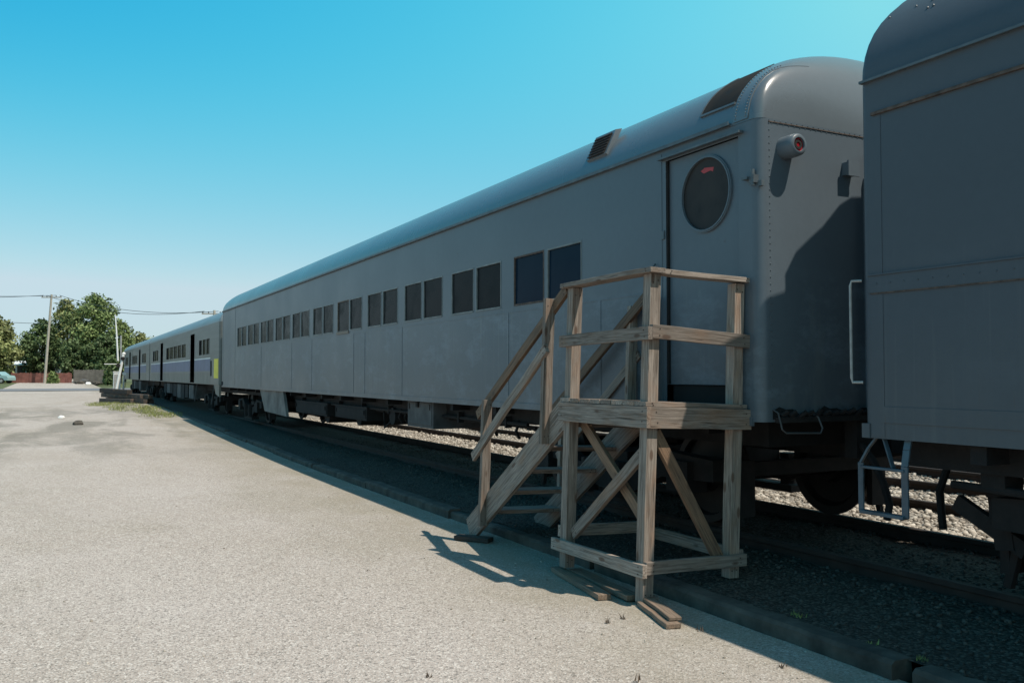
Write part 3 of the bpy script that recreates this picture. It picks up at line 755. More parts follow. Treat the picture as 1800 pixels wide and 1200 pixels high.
# ---------------- the nearer coach on the right
YN1 = 4.015; YN0 = -19.5; ZS2, ZE2 = 1.20, 3.475
near = empty('passenger_coach', (CX, 0, 0), label='dark grey coach nearest the camera with rusty roof seams and blue corner step', cat='railway coach', group='grey passenger coaches')
m = MB(); shell(m, LX, RX, YN0, YN1, ZS2, ZE2, .05, [])
m.bb(LX-.003, LX+.01, YN1-.16, YN1-.06, ZS2+.01, 3.24)
m.build('body', m_grey2, near)
m = MB(); roof(m, LX, RX, YN0, YN1, ZE2, .90, .10, .05, over=.004); m.build('roof', m_grey2, near, angle=28)
m = MB(); m.bb(LX-.030, LX+.003, YN0+.1, YN1-.02, ZE2-.012, ZE2+.004); m.build('gutter', m_trim, near)
m = MB(); m.bb(LX-.020, LX+.003, YN0+.1, YN1-.10, 3.24, 3.256); m.bb(LX-.012, LX+.003, YN0+.1, YN1-.10, 3.2565, 3.262); m.build('eaves_seam', m_rust, near)
m = MB(); m.bb(LX-.008, LX+.003, YN0+.1, YN1-.05, 2.115, 2.222)
m.bb(LX-.016, LX+.003, YN0+.1, YN1-.05, 2.2225, 2.232)
for q in range(60): m.rivet((LX-.008, YN1-.12-q*.10, 2.17), 'x', .006)
m.build('belt_rail', m_grey2, near)
m = MB(); m.bb(LX-.010, LX+.003, YN0+.1, YN1-.07, 2.106, 2.1145); m.build('belt_seam', m_rust, near)
m = MB(); m.bb(LX-.006, LX+.003, YN1-1.6, YN1-.14, ZS2+.10, ZS2+.20); m.bb(LX-.006, LX+.003, YN1-2.6, YN1-1.64, ZS2+.10, ZS2+.20); m.build('sill_patch', m_grey2, near)
m = MB()
for yy in (YN1-.42, YN1-.46, YN1-.42-.9, YN1-.46-.9):
    for q in range(14):
        a = .42+q*.075; x, z = arc_pts(LX, RX, ZE2, .90, a, a, 1, .004)[0]; m.rivet((x, yy, z), 'x', .010)
for q in range(20):
    x, z = arc_pts(LX, RX, ZE2, .90, .50, .50, 1, .004)[0]; m.rivet((x, YN1-.1-q*.2, z), 'x', .009)
m.build('roof_rivets', m_trim, near)
m = MB(); m.tube([(LX-.004, YN1+.0, 2.20), (LX-.04, YN1+.05, 2.20), (LX-.045, YN1+.055, 2.17), (LX-.045, YN1+.055, 1.58), (LX-.04, YN1+.05, 1.55), (LX-.004, YN1+.0, 1.55)], .009, 8); m.build('grab_handle', m_handle, near)
m = MB()
for s in (-1, 1): m.bb(s*.46-.04, s*.46+.04, YN1+.26, YN1+.30, 1.3, 3.30)
m.bb(-.50, .50, YN1+.26, YN1+.30, 3.301, 3.36); m.build('gangway_frame', m_black, near)
m = MB(); plan = [(5.36, 4.0), (5.43, 4.075), (5.55, 4.115), (5.67, 4.155), (5.75, 4.20), (5.81, 4.235), (5.92, 4.265), (6.05, 4.27)]  # unseen hood added, its plan curve shaped to cast the end-wall shadow
plan += [(2*CX-x, y) for x, y in plan[-2::-1]]
cols = [(x-CX, y, ZE2-.012+.90*math.sqrt(1-((x-CX)/1.45)**2)) for x, y in plan]; nn = len(cols)
m.add([(x, y, z) for x, y, z in cols]+[(x, YN1-.02, z) for x, y, z in cols]+[(x, y, 1.3) for x, y, z in cols], [(i, i+1, nn+i+1, nn+i) for i in range(nn-1)]+[(i, i+1, 2*nn+i+1, 2*nn+i) for i in range(nn-1)])
m.build('shadow_hood', m_grey2, near)
m = MB()
for q in range(7): m.tube([(-.62+.03*math.sin(q), YN1+.03, 1.5+q*.2), (-.66, YN1+.22, 1.40+q*.2), (-.60, YN1+.30, 1.55+q*.2)], .022, 6)
m.build('jumper_cable', m_black, near)
# corner step
m = MB(); s0, s1 = YN1+.03, YN1-.30; xs = LX+.02
for yy, k in ((s0, 1), (s1, 0)):
    pts = [(xs+.02, yy-(.10 if k else 0), ZS2+.01), (xs, yy-(.05 if k else 0), ZS2-.06), (xs-.02, yy, ZS2-.16), (xs-.02, yy, ZS2-.47)]
    for a, b in zip(pts, pts[1:]): m.beam(a, b, .040 if k else .048, .014)
m.bb(xs-.045, xs+.01, s1, s0, ZS2-.48, ZS2-.458); m.bb(xs-.035, xs-.005, s1, s0, ZS2-.195, ZS2-.178)
m.beam((xs+.02, s1+.18, ZS2), (xs+.0, s1+.10, ZS2-.18), .03, .012)
m.build('corner_step', m_blue, near, .003)
m = MB(); m.bb(LX-.010, LX+.12, YN1-.05, YN1+.01, ZS2+.0, ZS2+.09); m.build('corner_casting', m_grey2, near)
coupler(near, YN1, 1)
m = MB(); m.bb(LX+.25, RX-.25, YN0+.3, YN1-.1, 1.02, ZS2-.006)
m.bb(-.2, .2, YN0, YN1, .90, 1.018)
for q in range(20): m.bb(LX+.05, RX-.05, YN1-.8-q*1.2, YN1-.7-q*1.2, 1.09, ZS2-.008)
m.tube([(LX+.5, YN1-.9, 1.0), (LX+.5, YN1-1.0, .8), (LX+.45, YN1-1.05, .62), (LX+.40, YN1-1.12, .48), (LX+.42, YN1-1.2, .42)], .04, 8)
m.bb(LX+.45, LX+.9, YN1-1.5, YN1-1.1, .78, 1.02); m.tube([(LX+.3, YN1-.4, .93), (LX+.3, YN1-2.2, .90)], .025, 8)
m.bb(LX+.28, LX+.45, YN1-.75, YN1-.60, .92, 1.02)
m.build('underframe', m_black, near)
truck(near, YN1-2.25); truck(near, YN0+3.0)
m = MB(); m.beam((LX+.48, 3.72, .80), (LX+.50, 3.28, .56), .05, .10); m.beam((LX+.49, 3.46, .98), (LX+.49, 3.40, .55), .05, .12); m.build('sand_pipe', m_brown, near)

# ---------------- silver commuter cars
def commuter(y0, y1, label, yellow):
    t = empty('commuter_car', (CX, y0, 0), label=label, cat='railway car', group='silver commuter cars')
    L = y1-y0; zs, ze = 1.27, 3.27
    d1, d2 = (5.5, 6.6), (L-6.4, L-5.3)
    wins = []
    for a, b, n in ((1.9, 4.4, 3), (7.9, L-7.8, 5), (L-4.3, L-1.6, 3)):
        w = (b-a)/n
        for k in range(n): wins.append((a+k*w+.06, a+(k+1)*w-.06))
    hol = [(a, b, 2.28, 2.80) for a, b in wins]+[(d1[0], d1[1], 1.30, 3.10), (d2[0], d2[1], 1.30, 3.10)]
    m = MB(); shell(m, LX, RX, 0, L, zs, ze, .10, hol); m.build('body', m_steel, t)
    m = MB(); roof(m, LX, RX, 0, L, ze, .62, .35, .10, over=.003); m.build('roof', m_steelroof, t, angle=28)
    m = MB(); segs = [(1.75, d1[0]-.05), (d1[1]+.05, d2[0]-.05), (d2[1]+.05, L-.75)]
    for a, b in segs: m.bb(LX-.006, LX+.004, a, b, 1.72, 2.12)
    m.build('blue_stripe', m_band, t)
    m = MB()
    for a, b in segs: m.bb(LX-.007, LX+.004, a, b, 2.121, 2.16)
    m.build('white_stripe', m_white, t)
    m = MB()
    for a, b in segs: m.bb(LX-.005, LX+.004, a, b, zs+.01, 1.66)
    m.build('lower_panel', m_lower, t)
    if yellow:
        m = MB(); m.bb(LX-.008, LX+.004, .12, .95, 1.62, 2.10); m.bb(LX-.008, LX+.004, .12, .95, 1.48, 1.619); m.build('yellow_panel', m_yellow, t)
        m = MB(); m.bb(LX-.010, LX+.004, 1.46, 1.70, 1.55, 2.05); m.build('dark_panel', m_black, t)
        m = MB(); m.prism([(.05, zs-.003), (1.1, zs-.003), (.7, .98), (.05, .90)], 'x', LX+.02, LX+.08); m.build('end_skirt', m_lower, t)
    for a, b in wins:
        m = MB(); m.add([(LX+.04, a, 2.28), (LX+.04, b, 2.28), (LX+.04, b, 2.80), (LX+.04, a, 2.80)], [(0, 1, 2, 3)]); m.build('window', m_glass, t)
    for a, b in (d1, d2):
        for q in (0, 1):
            c0 = a+(b-a)/2*q; c1 = a+(b-a)/2*(q+1)
            m = MB(); m.bb(LX+.14, LX+.18, c0, c1-.012, 1.28, 3.12); m.build('door', m_black, t)
    m = MB(); m.bb(-.9, .9, .2, L-.2, 1.0, zs-.006)
    m.build('underframe', m_black, t)
    k = 0; y = 6.4
    while y < L-6.6:
        w = rnd.uniform(.7, 1.5); z = rnd.uniform(.62, .78)
        m = MB(); m.bb(LX+.10, LX+.9, y, y+w, z, 1.2); m.build('equipment_box', [m_boxgrey, m_black, m_black][k % 3], t, .01); y += w+rnd.uniform(.08, .5); k += 1
    for yy in (1.5, 5.4, L-1.2):
        m = MB(); m.tube([(LX+.1, yy, 1.25), (LX+.02, yy+.05, .62)], .018, 6); m.build('step_iron', m_boxgrey, t)
    truck(t, 3.6, 2.6); truck(t, L-3.6, 2.6)
    return t
c1 = commuter(28.95, 51.5, 'silver commuter car with blue stripe and yellow end panel, coupled behind the long grey coach', True)
c2 = commuter(51.95, 71.5, 'silver commuter car with blue stripe, farthest of the train beside the crossing gate', False)

# ------------------------------------------------------------------ wooden platform with stairs
pf = empty('boarding_stairs', (3.64, 5.09, 0.0), (0, R(2.2), 0), label='weathered wooden boarding platform with railed stairs beside the grey coach door', cat='stairs')
W_, L_ = .86, 1.14; h = .0445
ZD = 1.41
for (x, y, z0, z1) in ((h, h, .02, 2.315), (h, L_-h, .06, 2.305), (W_-h, h, .14, 2.31), (W_-h, L_-h, .14, 2.30)):
    timber('post', (x, y, z0), (x, y, z1), .089, .089, pf)
for k in range(8):                                 # deck boards run across, gaps between
    y = -.02+k*.148; timber('deck_board', (-.03, y+.07, ZD-.015), (W_+.03, y+.07, ZD-.015), .139, .032, pf)
timber('rim_joist', (-.019, -.045, ZD-.108), (-.019, L_+.03, ZD-.108), .036, .150, pf)
timber('rim_joist', (W_+.019, -.03, ZD-.108), (W_+.019, L_+.02, ZD-.108), .036, .150, pf)
timber('rim_joist', (-.001, -.019, ZD-.108), (W_+.06, -.019, ZD-.108), .036, .150, pf)
timber('rim_joist', (-.001, L_+.019, ZD-.108), (W_, L_+.019, ZD-.108), .036, .140, pf)
timber('top_rail', (.025, -.05, 2.335), (.025, L_+.06, 2.325), .13, .036, pf)
timber('top_rail', (.092, .02, 2.332), (W_+.04, .02, 2.338), .12, .036, pf)
timber('mid_rail', (-.019, -.038, 1.890), (-.019, L_+.05, 1.870), .038, .092, pf)
timber('mid_rail', (.001, -.019, 1.905), (W_+.03, -.019, 1.880), .038, .098, pf)
timber('lower_rail', (-.019, -.045, .245), (-.019, L_+.08, .235), .038, .092, pf)
timber('lower_rail', (.001, -.019, .262), (W_+.04, -.019, .275), .038, .088, pf)
timber('lower_rail', (W_+.019, -.0, .30), (W_+.019, L_, .30), .038, .092, pf)
timber('lower_rail', (.0, L_+.019, .34), (W_, L_+.019, .34), .038, .092, pf)
timber('brace', (.06, 1.03, .33), (.06, .10, 1.06), .038, .085, pf)
timber('brace', (.14, 1.12, 1.27), (.14, .12, .50), .038, .085, pf, m_woodb)
timber('brace', (.10, -.002+.05, 1.20), (.72, .05, .26), .038, .085, pf, m_woodb)
# stairs
def sz_(y): return 1.22-(y-1.25)*.685
for x in (.035, .80):
    timber('stringer', (x, 1.13, sz_(1.13)+.02), (x, 2.93, sz_(2.93)+.0), .040, .235, pf)
for k in range(5):
    z = 1.16-k*.222; y = 1.25+(1.22-z)/.685-.02
    timber('tread', (.058, y, z+.03), (.778, y, z+.03), .24, .036, pf)
for x, z0b, z0t in ((-.012, .17, 1.02), (.845, .20, 1.05)):
    timber('post', (x, 2.56, z0b), (x, 2.56, 1.36), .05, .089, pf)
    timber('post', (x, 1.42, z0t), (x, 1.42, 2.24), .05, .089, pf)
timber('handrail', (.032, 1.20, 2.31), (.032, 2.84, 1.20), .036, .088, pf, m_woodb)
timber('handrail', (.80, 1.16, 2.30), (.80, 2.84, 1.18), .036, .088, pf, m_woodb)
timber('mid_rail', (-.056, 1.36, 1.82), (-.056, 2.73, .80), .036, .085, pf)
timber('mid_rail', (.89, 1.36, 1.82), (.89, 2.73, .80), .036, .085, pf)
for o in pf.children:
    pass
# planks and blocks under the posts
def plank(a, b, w, h_, lab, roll=0., mat=None):
    o = timber('plank', a, b, w, h_, None, mat or m_plank, .004, roll); tag(o, lab, 'plank'); return o
plank((3.66, 6.30, .025), (3.50, 5.35, .022), .10, .04, 'shaded flat plank on the yard under the left platform posts')
plank((3.74, 6.15, .03), (3.66, 5.22, .03), .11, .038, 'second flat plank lying beside the kerb under the platform')
plank((3.66, 5.10, .018), (3.50, 4.56, .016), .10, .032, 'short brown plank sticking out in the sun toward the camera')
plank((3.70, 5.12, .048), (3.545, 4.60, .046), .085, .022, 'thin split board lying on top of the short brown plank')
tag(timber('wooden_block', (3.645, 5.135, .03), (3.775, 5.135, .03), .10, .055, None, m_wood), 'small wooden block wedged under the front corner post of the platform', 'block')
plank((3.50, 7.95, .03), (3.72, 7.65, .03), .12, .04, 'short dark board on the ground at the foot of the stairs', mat=m_tie)

# ------------------------------------------------------------------ yard details
def rock(x, y, s, lab, mat=m_stone):
    V = [];m = MB(); bm = bmesh.new(); bmesh.ops.create_icosphere(bm, subdivisions=2, radius=s/2)
    for v in bm.verts: v.co *= 1+rnd.uniform(-.18, .18); v.co.z *= .6
    me = bpy.data.meshes.new('rock'); bm.to_mesh(me); bm.free(); me.materials.append(mat)
    o = bpy.data.objects.new('rock', me); C.objects.link(o); o.location = (x, y, float(gz(y))+s*.12); tag(o, lab, 'rock'); return o
def yard(px, py):                                   # a point of the yard seen at that pixel
    Z = 20.
    for _ in range(20):
        x, y = spot(px, Z); Z = 1560*(1.6-float(gz(y)))/max(py-658, 1)
    return spot(px, Z)
x, y = yard(140, 746); rock(x, y, .30, 'larger pale broken stone lying on the open yard', m_conc)
x, y = yard(110, 734); r_ = rock(x, y, .20, 'small flat white stone lying farthest out on the open yard', m_white)
# weeds along the kerb
def blades(name, spots, mat, label, cat, hgt=(.05, .16), per=26, kind='stuff'):
    P = []; tone = []
    for (x, y, r) in spots:
        for _ in range(per):
            a = rnd.uniform(0, 6.28); d = r*rnd.random()**.7; bx, by = x+d*math.cos(a), y+d*math.sin(a); z = float(gz(by))
            if KX+.15 < bx < 5: z = max(float(bank_z(np.float64(bx), np.float64(by))), z)
            hh = rnd.uniform(*hgt); l = rnd.uniform(-.5, .5)*hh; l2 = rnd.uniform(-.5, .5)*hh; w = hh*.07+.003; q = rnd.uniform(0, 6.28)
            P += [(bx-w*math.cos(q), by-w*math.sin(q), z), (bx+w*math.cos(q), by+w*math.sin(q), z), (bx+l, by+l2, z+hh)]; tone += [rnd.random()]*3
    P = np.array(P); return tri_mesh(name, P, np.arange(len(P)), 3, np.array(tone), mat, kind, label, cat)
sp = []
for _ in range(260):
    y = rnd.uniform(31, 46); sp.append((rnd.uniform(2.0, 3.8)+(0 if y > 36 else .8)-(.5 if y > 41 else 0), y, .35))
sp = [s for s in sp if s[0] < 3.9]
blades('grass', sp, m_grass, 'thin yellow green grass around the pile of old sleepers', 'grass', (.03, .10), 24)
blades('weeds', [(rnd.uniform(3.95, 4.5), rnd.uniform(2.2, 4.2), .05) for _ in range(4)]+[(4.12, 3.25, .04)], m_grass, 'small green weeds growing beyond the kerb', 'weed', (.01, .035), 22)
sp = [yard(rnd.uniform(640, 1400), rnd.uniform(1000, 1190)) for _ in range(6)]
sp = [(x, y, .02) for x, y in sp if x < 3.7]+[(3.62, 4.45, .03), (3.58, 3.7, .03), (3.2, 4.85, .02), (3.35, 4.9, .02)]
blades('dry_leaf_litter', sp, m_plank, 'dry brown leaf litter scattered on the yard', 'litter', (.015, .045), 7)

# pile of old sleepers
def tie(a, b, lab, w=.24, h_=.20):
    o = timber('old_sleeper', a, b, w, h_, None, m_tie, .02); tag(o, lab, 'railway sleeper', 'old sleepers piled by the gate'); return o
g0 = float(gz(44))
tie((2.05, 46.9, g0+.10), (3.25, 44.4, g0+.10), 'old grey sleeper lying in the grass at the front of the pile')
tie((2.35, 47.2, g0+.12), (3.75, 43.6, g0+.10), 'old dark sleeper at the bottom of the pile')
tie((2.75, 47.4, g0+.12), (4.0, 43.8, g0+.10), 'dark sleeper at the bottom of the pile, on the train side')
tie((2.15, 47.4, g0+.34), (3.65, 44.0, g0+.31), 'dark sleeper in the second layer of the pile')
tie((2.65, 47.2, g0+.34), (3.95, 43.6, g0+.31), 'short dark sleeper in the second layer, on the train side')
tie((2.10, 47.6, g0+.56), (3.15, 44.9, g0+.51), 'topmost sleeper of the dark pile', .26, .22)

# crossing gate
gx, gy = 4.10, 64.6; gg = float(gz(gy))
gate = empty('crossing_gate', (gx, gy, gg), label='white level crossing gate with its thin arm raised beside the silver train', cat='crossing gate')
m = MB(); m.tube([(-.42, 0, .0), (.02, 0, 2.62)], .085, 10); m.tube([(.02, 0, 2.62), (.06, .1, 2.70)], .11, 10); m.build('mast', m_white, gate)
m = MB(); m.tube([(-.30, .2, 2.2), (-.42, .2, 4.2), (-.52, .2, 5.3)], [.06, .045, .03], 8); m.build('gate_arm', m_white, gate)
m = MB(); m.tube([(-.12, .2, 1.9), (-.14, .2, 3.9)], .05, 8); m.build('pole', m_handle, gate)
m = MB(); m.tube([(-1.15, 0, 1.98), (-.05, 0, 1.98)], .025, 6); m.build('cross_bar', m_white, gate)
for a_, b_ in ((-.3, 1.9), (-.02, 2.35)):
    m = MB(); m.tube([(a_, 0, b_), (a_, -.12, b_)], .13, 12); m.build('warning_lamp', m_black, gate)
x, y = spot(206, 61); cb = empty('signal_cabinet', (x, y, float(gz(y))), label='pale boxy signal cabinet standing beside the crossing gate', cat='cabinet')
m = MB(); m.bb(-.22, .22, -.22, .22, .15, 1.45); m.bb(-.25, .25, -.25, .25, 1.4505, 1.50); m.build('cabinet_body', m_white, cb)
m = MB(); m.bb(-.19, .05, -.24, -.221, .25, 1.3); m.build('cabinet_door', m_handle, cb)
m = MB(); m.bb(-.3, .3, -.27, .27, -.1, .15); m.build('base', m_conc, cb)
m = MB(); m.tube([(.42, 0, 0), (.45, 0, 1.35)], .06, 8); m.tube([(.45, 0, 1.35), (.45, -.2, 1.35)], .12, 10); m.build('lamp_post', m_white, cb)

# ------------------------------------------------------------------ utility poles and wires
def pole(px, Z, top_py, lean, label, arm=2.0):
    x, y = spot(px, Z); g = float(gz(y)); H = 1.6+(658-top_py)/1560*Z-g
    t = empty('utility_pole', (x, y, g), label=label, cat='utility pole', group='wooden utility poles')
    m = MB(); m.tube([(0, 0, -.3), (lean*.5, 0, H*.5), (lean, 0, H)], [.17, .15, .12], 10); m.build('pole_shaft', m_polewood, t)
    m = MB(); d = Vector((math.cos(TH), -math.sin(TH), 0)); c = Vector((lean, 0, H-.35))
    m.beam(c-d*arm/2*1.25, c+d*arm/2*1.25, .10, .12); m.build('cross_arm', m_polewood, t)
    m = MB()
    for k in (-1, -.5, .5, 1): 
        p = c+d*arm/2*k*1.15; m.tube([p+Vector((0, 0, .06)), p+Vector((0, 0, .22))], .05, 6)
    m.build('insulator', m_wire, t)
    return Vector((x, y, g))+c, d
pA, dA = pole(79, 110, 517, .60, 'tall pale utility pole standing in front of the trees at left')
pB, dB = pole(374, 88, 545, .1, 'utility pole top showing over the silver train roof')
x, y = spot(-160, 118); pC = Vector((x, y, 12.2)); 
def wire(a, b, sag, label):
    m = MB(); pts = []
    for i in range(21):
        t = i/20; p = a.lerp(b, t); p.z -= sag*4*t*(1-t); pts.append(p)
    m.tube(pts, .028, 5); o = m.build('power_line', m_wire, None); tag(o, label, 'power line', 'power lines between the poles')
up = Vector((0, 0, .25))
wire(pC+dA*-.5, pA+dA*-1.0+up, .3, 'power line running left from the outer end of the tall pole arm')
wire(pC+dA*.6+Vector((0, 0, .35)), pA+dA*.6+up, .3, 'power line running left from the inner end of the tall pole arm')
wire(pA+dA*-.6+up, pB+dB*-1.0+up, 1.1, 'power line hanging between the two poles, lower one of the pair')
wire(pA+dA*1.0+up, pB+dB*.4+up, .9, 'power line hanging between the two poles, upper one of the pair')
wire(pC+Vector((0, 0, -2.6)), pA+Vector((-.4, 0, -3.3)), .2, 'lower cable running left from halfway up the tall pole')

# ------------------------------------------------------------------ trees
def tree(px, Z, top_py, halfw_px, label, mat, n=7000, base_py=668, seed=0, lsize=.34):
    r = np.random.default_rng(seed+5); x, y = spot(px, Z); g = float(gz(y)); k = Z/1560
    H = 1.6+(658-top_py)*k-g; hw = halfw_px*k
    t = empty('tree', (x, y, g), label=label, cat='tree', group='trees beyond the crossing road')
    m = MB(); rr = rnd
    m.tube([(0, 0, -.2), (.1, 0, H*.2), (0, .1, H*.45), (.05, 0, H*.8)], [hw*.075, hw*.06, hw*.045, .04], 9)
    cl = []; nb = 26
    for i in range(nb):
        u = (i+.5)/nb; zc = H*(.16+.80*u); prof = math.sin(math.pi*min(1, (.22+.78*u))**1.15)**.7
        a = i*2.4+r.uniform(-.4, .4); d = hw*prof*r.uniform(.35, .78); c = np.array([d*math.cos(a), d*math.sin(a), zc])
        s = hw*r.uniform(.24, .42)*(.75+.3*prof); cl.append((c, s))
        if i % 2 == 0: m.tube([(0, 0, max(.5, zc-d*.6-H*.06)), tuple(c*np.array([.5, .5, 1])+np.array([0, 0, -s*.2])), tuple(c)], [hw*.03, hw*.018, .02], 5)
    m.build('trunk', m_bark, t)
    ws = np.array([s**2 for _, s in cl]); idx = r.choice(nb, n, p=ws/ws.sum())
    cc = np.array([c for c, _ in cl])[idx]; ss = np.array([s for _, s in cl])[idx]
    d = r.normal(size=(n, 3)); d /= np.linalg.norm(d, axis=1)[:, None]
    rad = r.uniform(0, 1, n)**.45*(1+.28*np.sin(d[:, 0]*5+idx)*np.cos(d[:, 2]*6+idx*2))
    P0 = cc+d*(rad*ss)[:, None]*np.array([1.05, 1.05, .8]); P0[:, 2] = np.maximum(P0[:, 2], .3)
    a = r.normal(size=(n, 3)); a /= np.linalg.norm(a, axis=1)[:, None]; b = np.cross(a, d+.4*r.normal(size=(n, 3))); b /= np.linalg.norm(b, axis=1)[:, None]+1e-9
    L = lsize*r.uniform(.5, 1.3, n)[:, None]
    Q = np.stack([P0-a*L*.5, P0+b*L*.42, P0+a*L*.55, P0-b*L*.40], 1).reshape(-1, 3)
    tone = np.repeat(np.clip(r.uniform(0, 1, nb)[idx]*.6+r.uniform(0, .4, n), 0, 1), 4)
    tri_mesh('crown', Q, np.arange(4*n), 4, tone, mat, parent=t)
    return t
tree(168, 122, 517, 58, 'tallest broad green tree standing right of the pale pole', m_leaf, 12000, seed=1)
tree(118, 128, 527, 45, 'tall olive green tree between the pale pole and the tallest tree', m_leafy, 8000, seed=2)
tree(74, 124, 560, 42, 'dark lower tree standing behind the pale pole', m_leafd, 8000, seed=3)
tree(212, 126, 562, 34, 'ragged tree leaning out behind the raised gate arm', m_leaf, 5000, seed=4)
tree(186, 116, 590, 36, 'dark bushy tree low behind the crossing gate', m_leafd, 7000, seed=5)
tree(132, 115, 600, 34, 'dark bushy tree low behind the grey fence', m_leafd, 6000, seed=6)
tree(-12, 112, 548, 44, 'bright green tree cut by the left edge of the picture', m_leafy, 9000, seed=7)
tree(-72, 118, 540, 60, 'big green tree standing outside the left edge', m_leaf, 6000, seed=17)
tree(247, 150, 584, 30, 'olive treetop showing over the far end of the silver train', m_leafy, 4500, seed=8)
tree(282, 165, 590, 26, 'small treetop showing over the middle of the silver train roof', m_leaf, 4000, seed=9)
tree(220, 150, 588, 30, 'green tree filling the gap behind the gate mast', m_leafy, 4500, seed=10)
tree(24, 136, 620, 30, 'low dark tree behind the white porch', m_leafd, 5000, seed=11)
tree(48, 138, 600, 30, 'low dark tree at the foot of the pole behind the red fence', m_leafd, 4000, seed=12)
for i, (px, Z, tp, hw) in enumerate(((340, 170, 596, 34), (420, 175, 600, 34), (-170, 125, 560, 60))):
    tree(px, Z, tp, hw, ['green tree hidden behind the middle of the train', 'green tree hidden behind the long grey coach', 'green tree far outside the left edge'][i], m_leaf, 3000, seed=20+i)
def shrub(px, Z, top_py, hw_px, label, mat, seed):
    r = np.random.default_rng(seed); x, y = spot(px, Z); g = float(gz(y)); k = Z/1560; H = 1.6+(658-top_py)*k-g; hw = hw_px*k; n = 1600
    t = empty('shrub', (x, y, g), label=label, cat='shrub', group='shrubs along the fences')
    d = r.normal(size=(n, 3)); d /= np.linalg.norm(d, axis=1)[:, None]; d[:, 2] = abs(d[:, 2])
    P0 = d*(r.uniform(.4, 1, n)*(1+.25*np.sin(d[:, 0]*7)*np.cos(d[:, 1]*9)))[:, None]*np.array([hw, hw, H])
    a = r.normal(size=(n, 3))*.14; b = r.normal(size=(n, 3))*.12
    Q = np.stack([P0-a, P0+b, P0+a, P0-b], 1).reshape(-1, 3)
    tri_mesh('foliage', Q, np.arange(4*n), 4, np.repeat(r.uniform(0, 1, n), 4), mat, parent=t)
    m = MB(); m.tube([(0, 0, -.1), (0, 0, H*.5)], .05, 6); m.tube([(0, 0, .1), (hw*.3, 0, H*.6)], .03, 6); m.build('stem', m_bark, t)
shrub(176, 112, 640, 14, 'dark shrub in front of the grey fence', m_leafd, 3)
shrub(94, 108, 655, 8, 'green shrub just right of the pale pole', m_leaf, 4)
shrub(2, 112, 646, 16, 'green shrub behind the teal car', m_leaf, 6)
shrub(196, 104, 632, 12, 'tall dark shrub behind the signal cabinet', m_leafd, 5)

# ------------------------------------------------------------------ fences, porch, car
def fence(pxa, pxb, Z, H, mat, label):
    xa, ya = spot(pxa, Z); xb, yb = spot(pxb, Z); a = Vector((xa, ya, float(gz(ya)))); b = Vector((xb, yb, float(gz(yb))))
    t = empty('fence', a, label=label, cat='fence', group='board fences beyond the road'); L = (b-a).length; d = (b-a).normalized(); n = int(L/.16)
    ang = math.atan2(d.y, d.x); t.rotation_euler = (0, 0, ang)
    m = MB()
    for i in range(n): m.box((i*.16+.08, rnd.uniform(-.01, .01), H/2+rnd.uniform(-.04, .04)), (.145, .025, H))
    m.build('boards', mat, t)
    m = MB(); m.bb(0, L, .014, .06, .3, .4); m.bb(0, L, .014, .06, H-.4, H-.3); m.build('rail', mat, t)
    i = 0.
    while i < L: 
        m = MB(); m.bb(i-.06, i+.06, .061, .18, 0, H+.08); m.build('post', mat, t); i += 2.4
fence(20, 127, 112, 1.25, m_redfence, 'low red brown board fence left and right of the pale pole')
fence(130, 188, 109, 1.65, m_greyfence, 'weathered grey board fence behind the rubble')
x, y = spot(42, 125); g = float(gz(y))
pc = empty('porch', (x, y, g), (0, 0, -TH), label='low building with white porch posts behind the red fence', cat='building')
m = MB(); m.bb(-2.2, 2.6, 1.2, 4.5, 0, 2.3); m.build('wall', m_boxgrey, pc)
m = MB(); m.prism([(-.2, 2.45), (2.8, 3.0), (5.0, 2.3), (5.0, 2.2), (2.8, 2.85), (-.2, 2.35)], 'x', -2.6, 2.9); m.build('roof', m_white, pc)
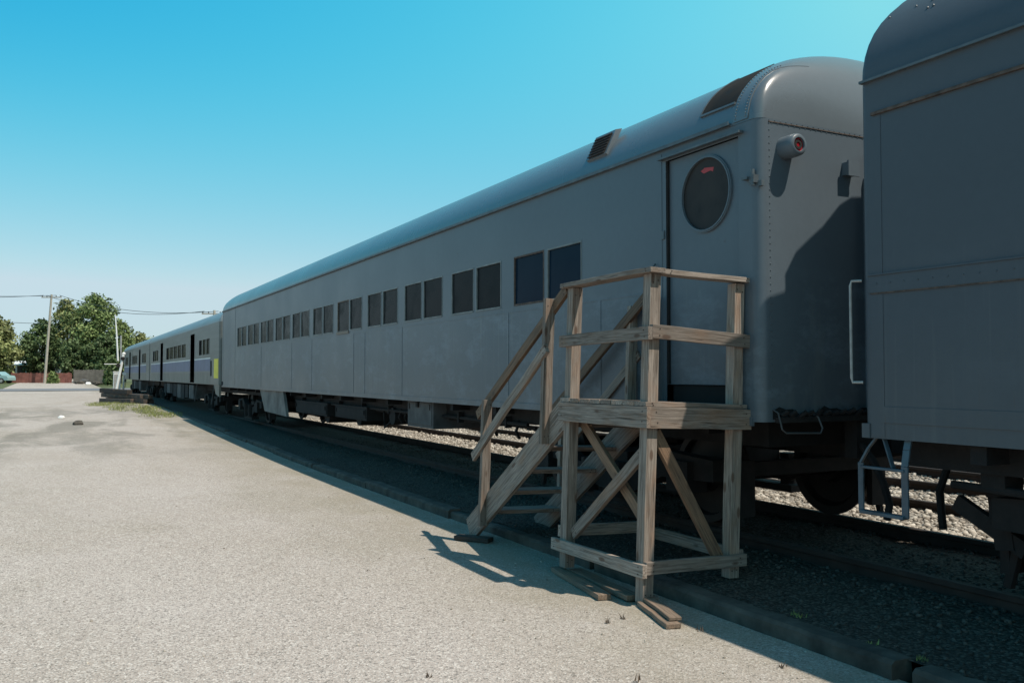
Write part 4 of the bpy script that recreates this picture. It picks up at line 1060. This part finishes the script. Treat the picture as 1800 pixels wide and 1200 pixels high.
for px_ in (-2.2, -1.0, .4, 2.4):
    m = MB(); m.bb(px_-.09, px_+.09, -.1, .08, 0, 2.4); m.build('porch_post', m_white, pc)
m = MB(); m.bb(-.5, .4, 1.16, 1.2, 0, 2.0); m.build('door', m_dark, pc)
x, y = spot(104, 124); h2 = empty('shed', (x, y, float(gz(y))), (0, 0, -TH), label='small pale shed behind the red fence, right of the pole', cat='shed')
m = MB(); m.bb(-.5, .5, 0, 2, 0, 1.9); m.build('wall', m_white, h2)
m = MB(); m.prism([(-.7, 1.85), (0, 2.3), (.7, 1.85)], 'y', -.1, 2.1); m.build('roof', m_boxgrey, h2)
# parked teal car
x, y = spot(-9, 106); m_teal = plain('teal_car_paint', (.30, .45, .45), .3, .2, .05)
car = empty('parked_car', (x, y, float(gz(y))), (0, 0, -TH), label='pale teal car parked at the left edge before the red fence', cat='car')
m = MB(); m.prism([(-2.1, .35), (-2.15, .75), (-1.9, .92), (-1.1, .98), (-.6, 1.40), (.8, 1.42), (1.4, 1.0), (1.95, .92), (2.1, .7), (2.1, .35)], 'y', -.85, .85); m.build('body', m_teal, car, .05)
m = MB(); m.prism([(-1.0, .98), (-.55, 1.34), (.72, 1.36), (1.25, 1.0)], 'y', -.87, .87); m.build('window', m_glass, car)
for wx in (-1.35, 1.3):
    for wy in (-.80, .80):
        m = MB(); m.disc((wx, wy, .33), 'y', 0, .33, .2, 18); w = m.build('wheel', m_rubber, car)
        m = MB(); m.disc((wx, wy-.08 if wy < 0 else wy+.08, .33), 'y', 0, .19, .1, 14); m.build('rim', m_handle, w)
# rubble by the grey fence
for i, (px_, Z, s, mt, lab) in enumerate(((140, 104, 1.0, m_conc, 'grey rubble heap at the left end of the grey fence'), (156, 100, .7, m_white, 'white rubble patch lying beside the road'), (170, 103, .9, m_conc, 'grey broken slab lying near the road, right of the white rubble'), (148, 108, 1.3, m_boxgrey, 'brownish debris mound against the grey fence'))):
    x, y = spot(px_, Z); rock(x, y, s, lab, mt)
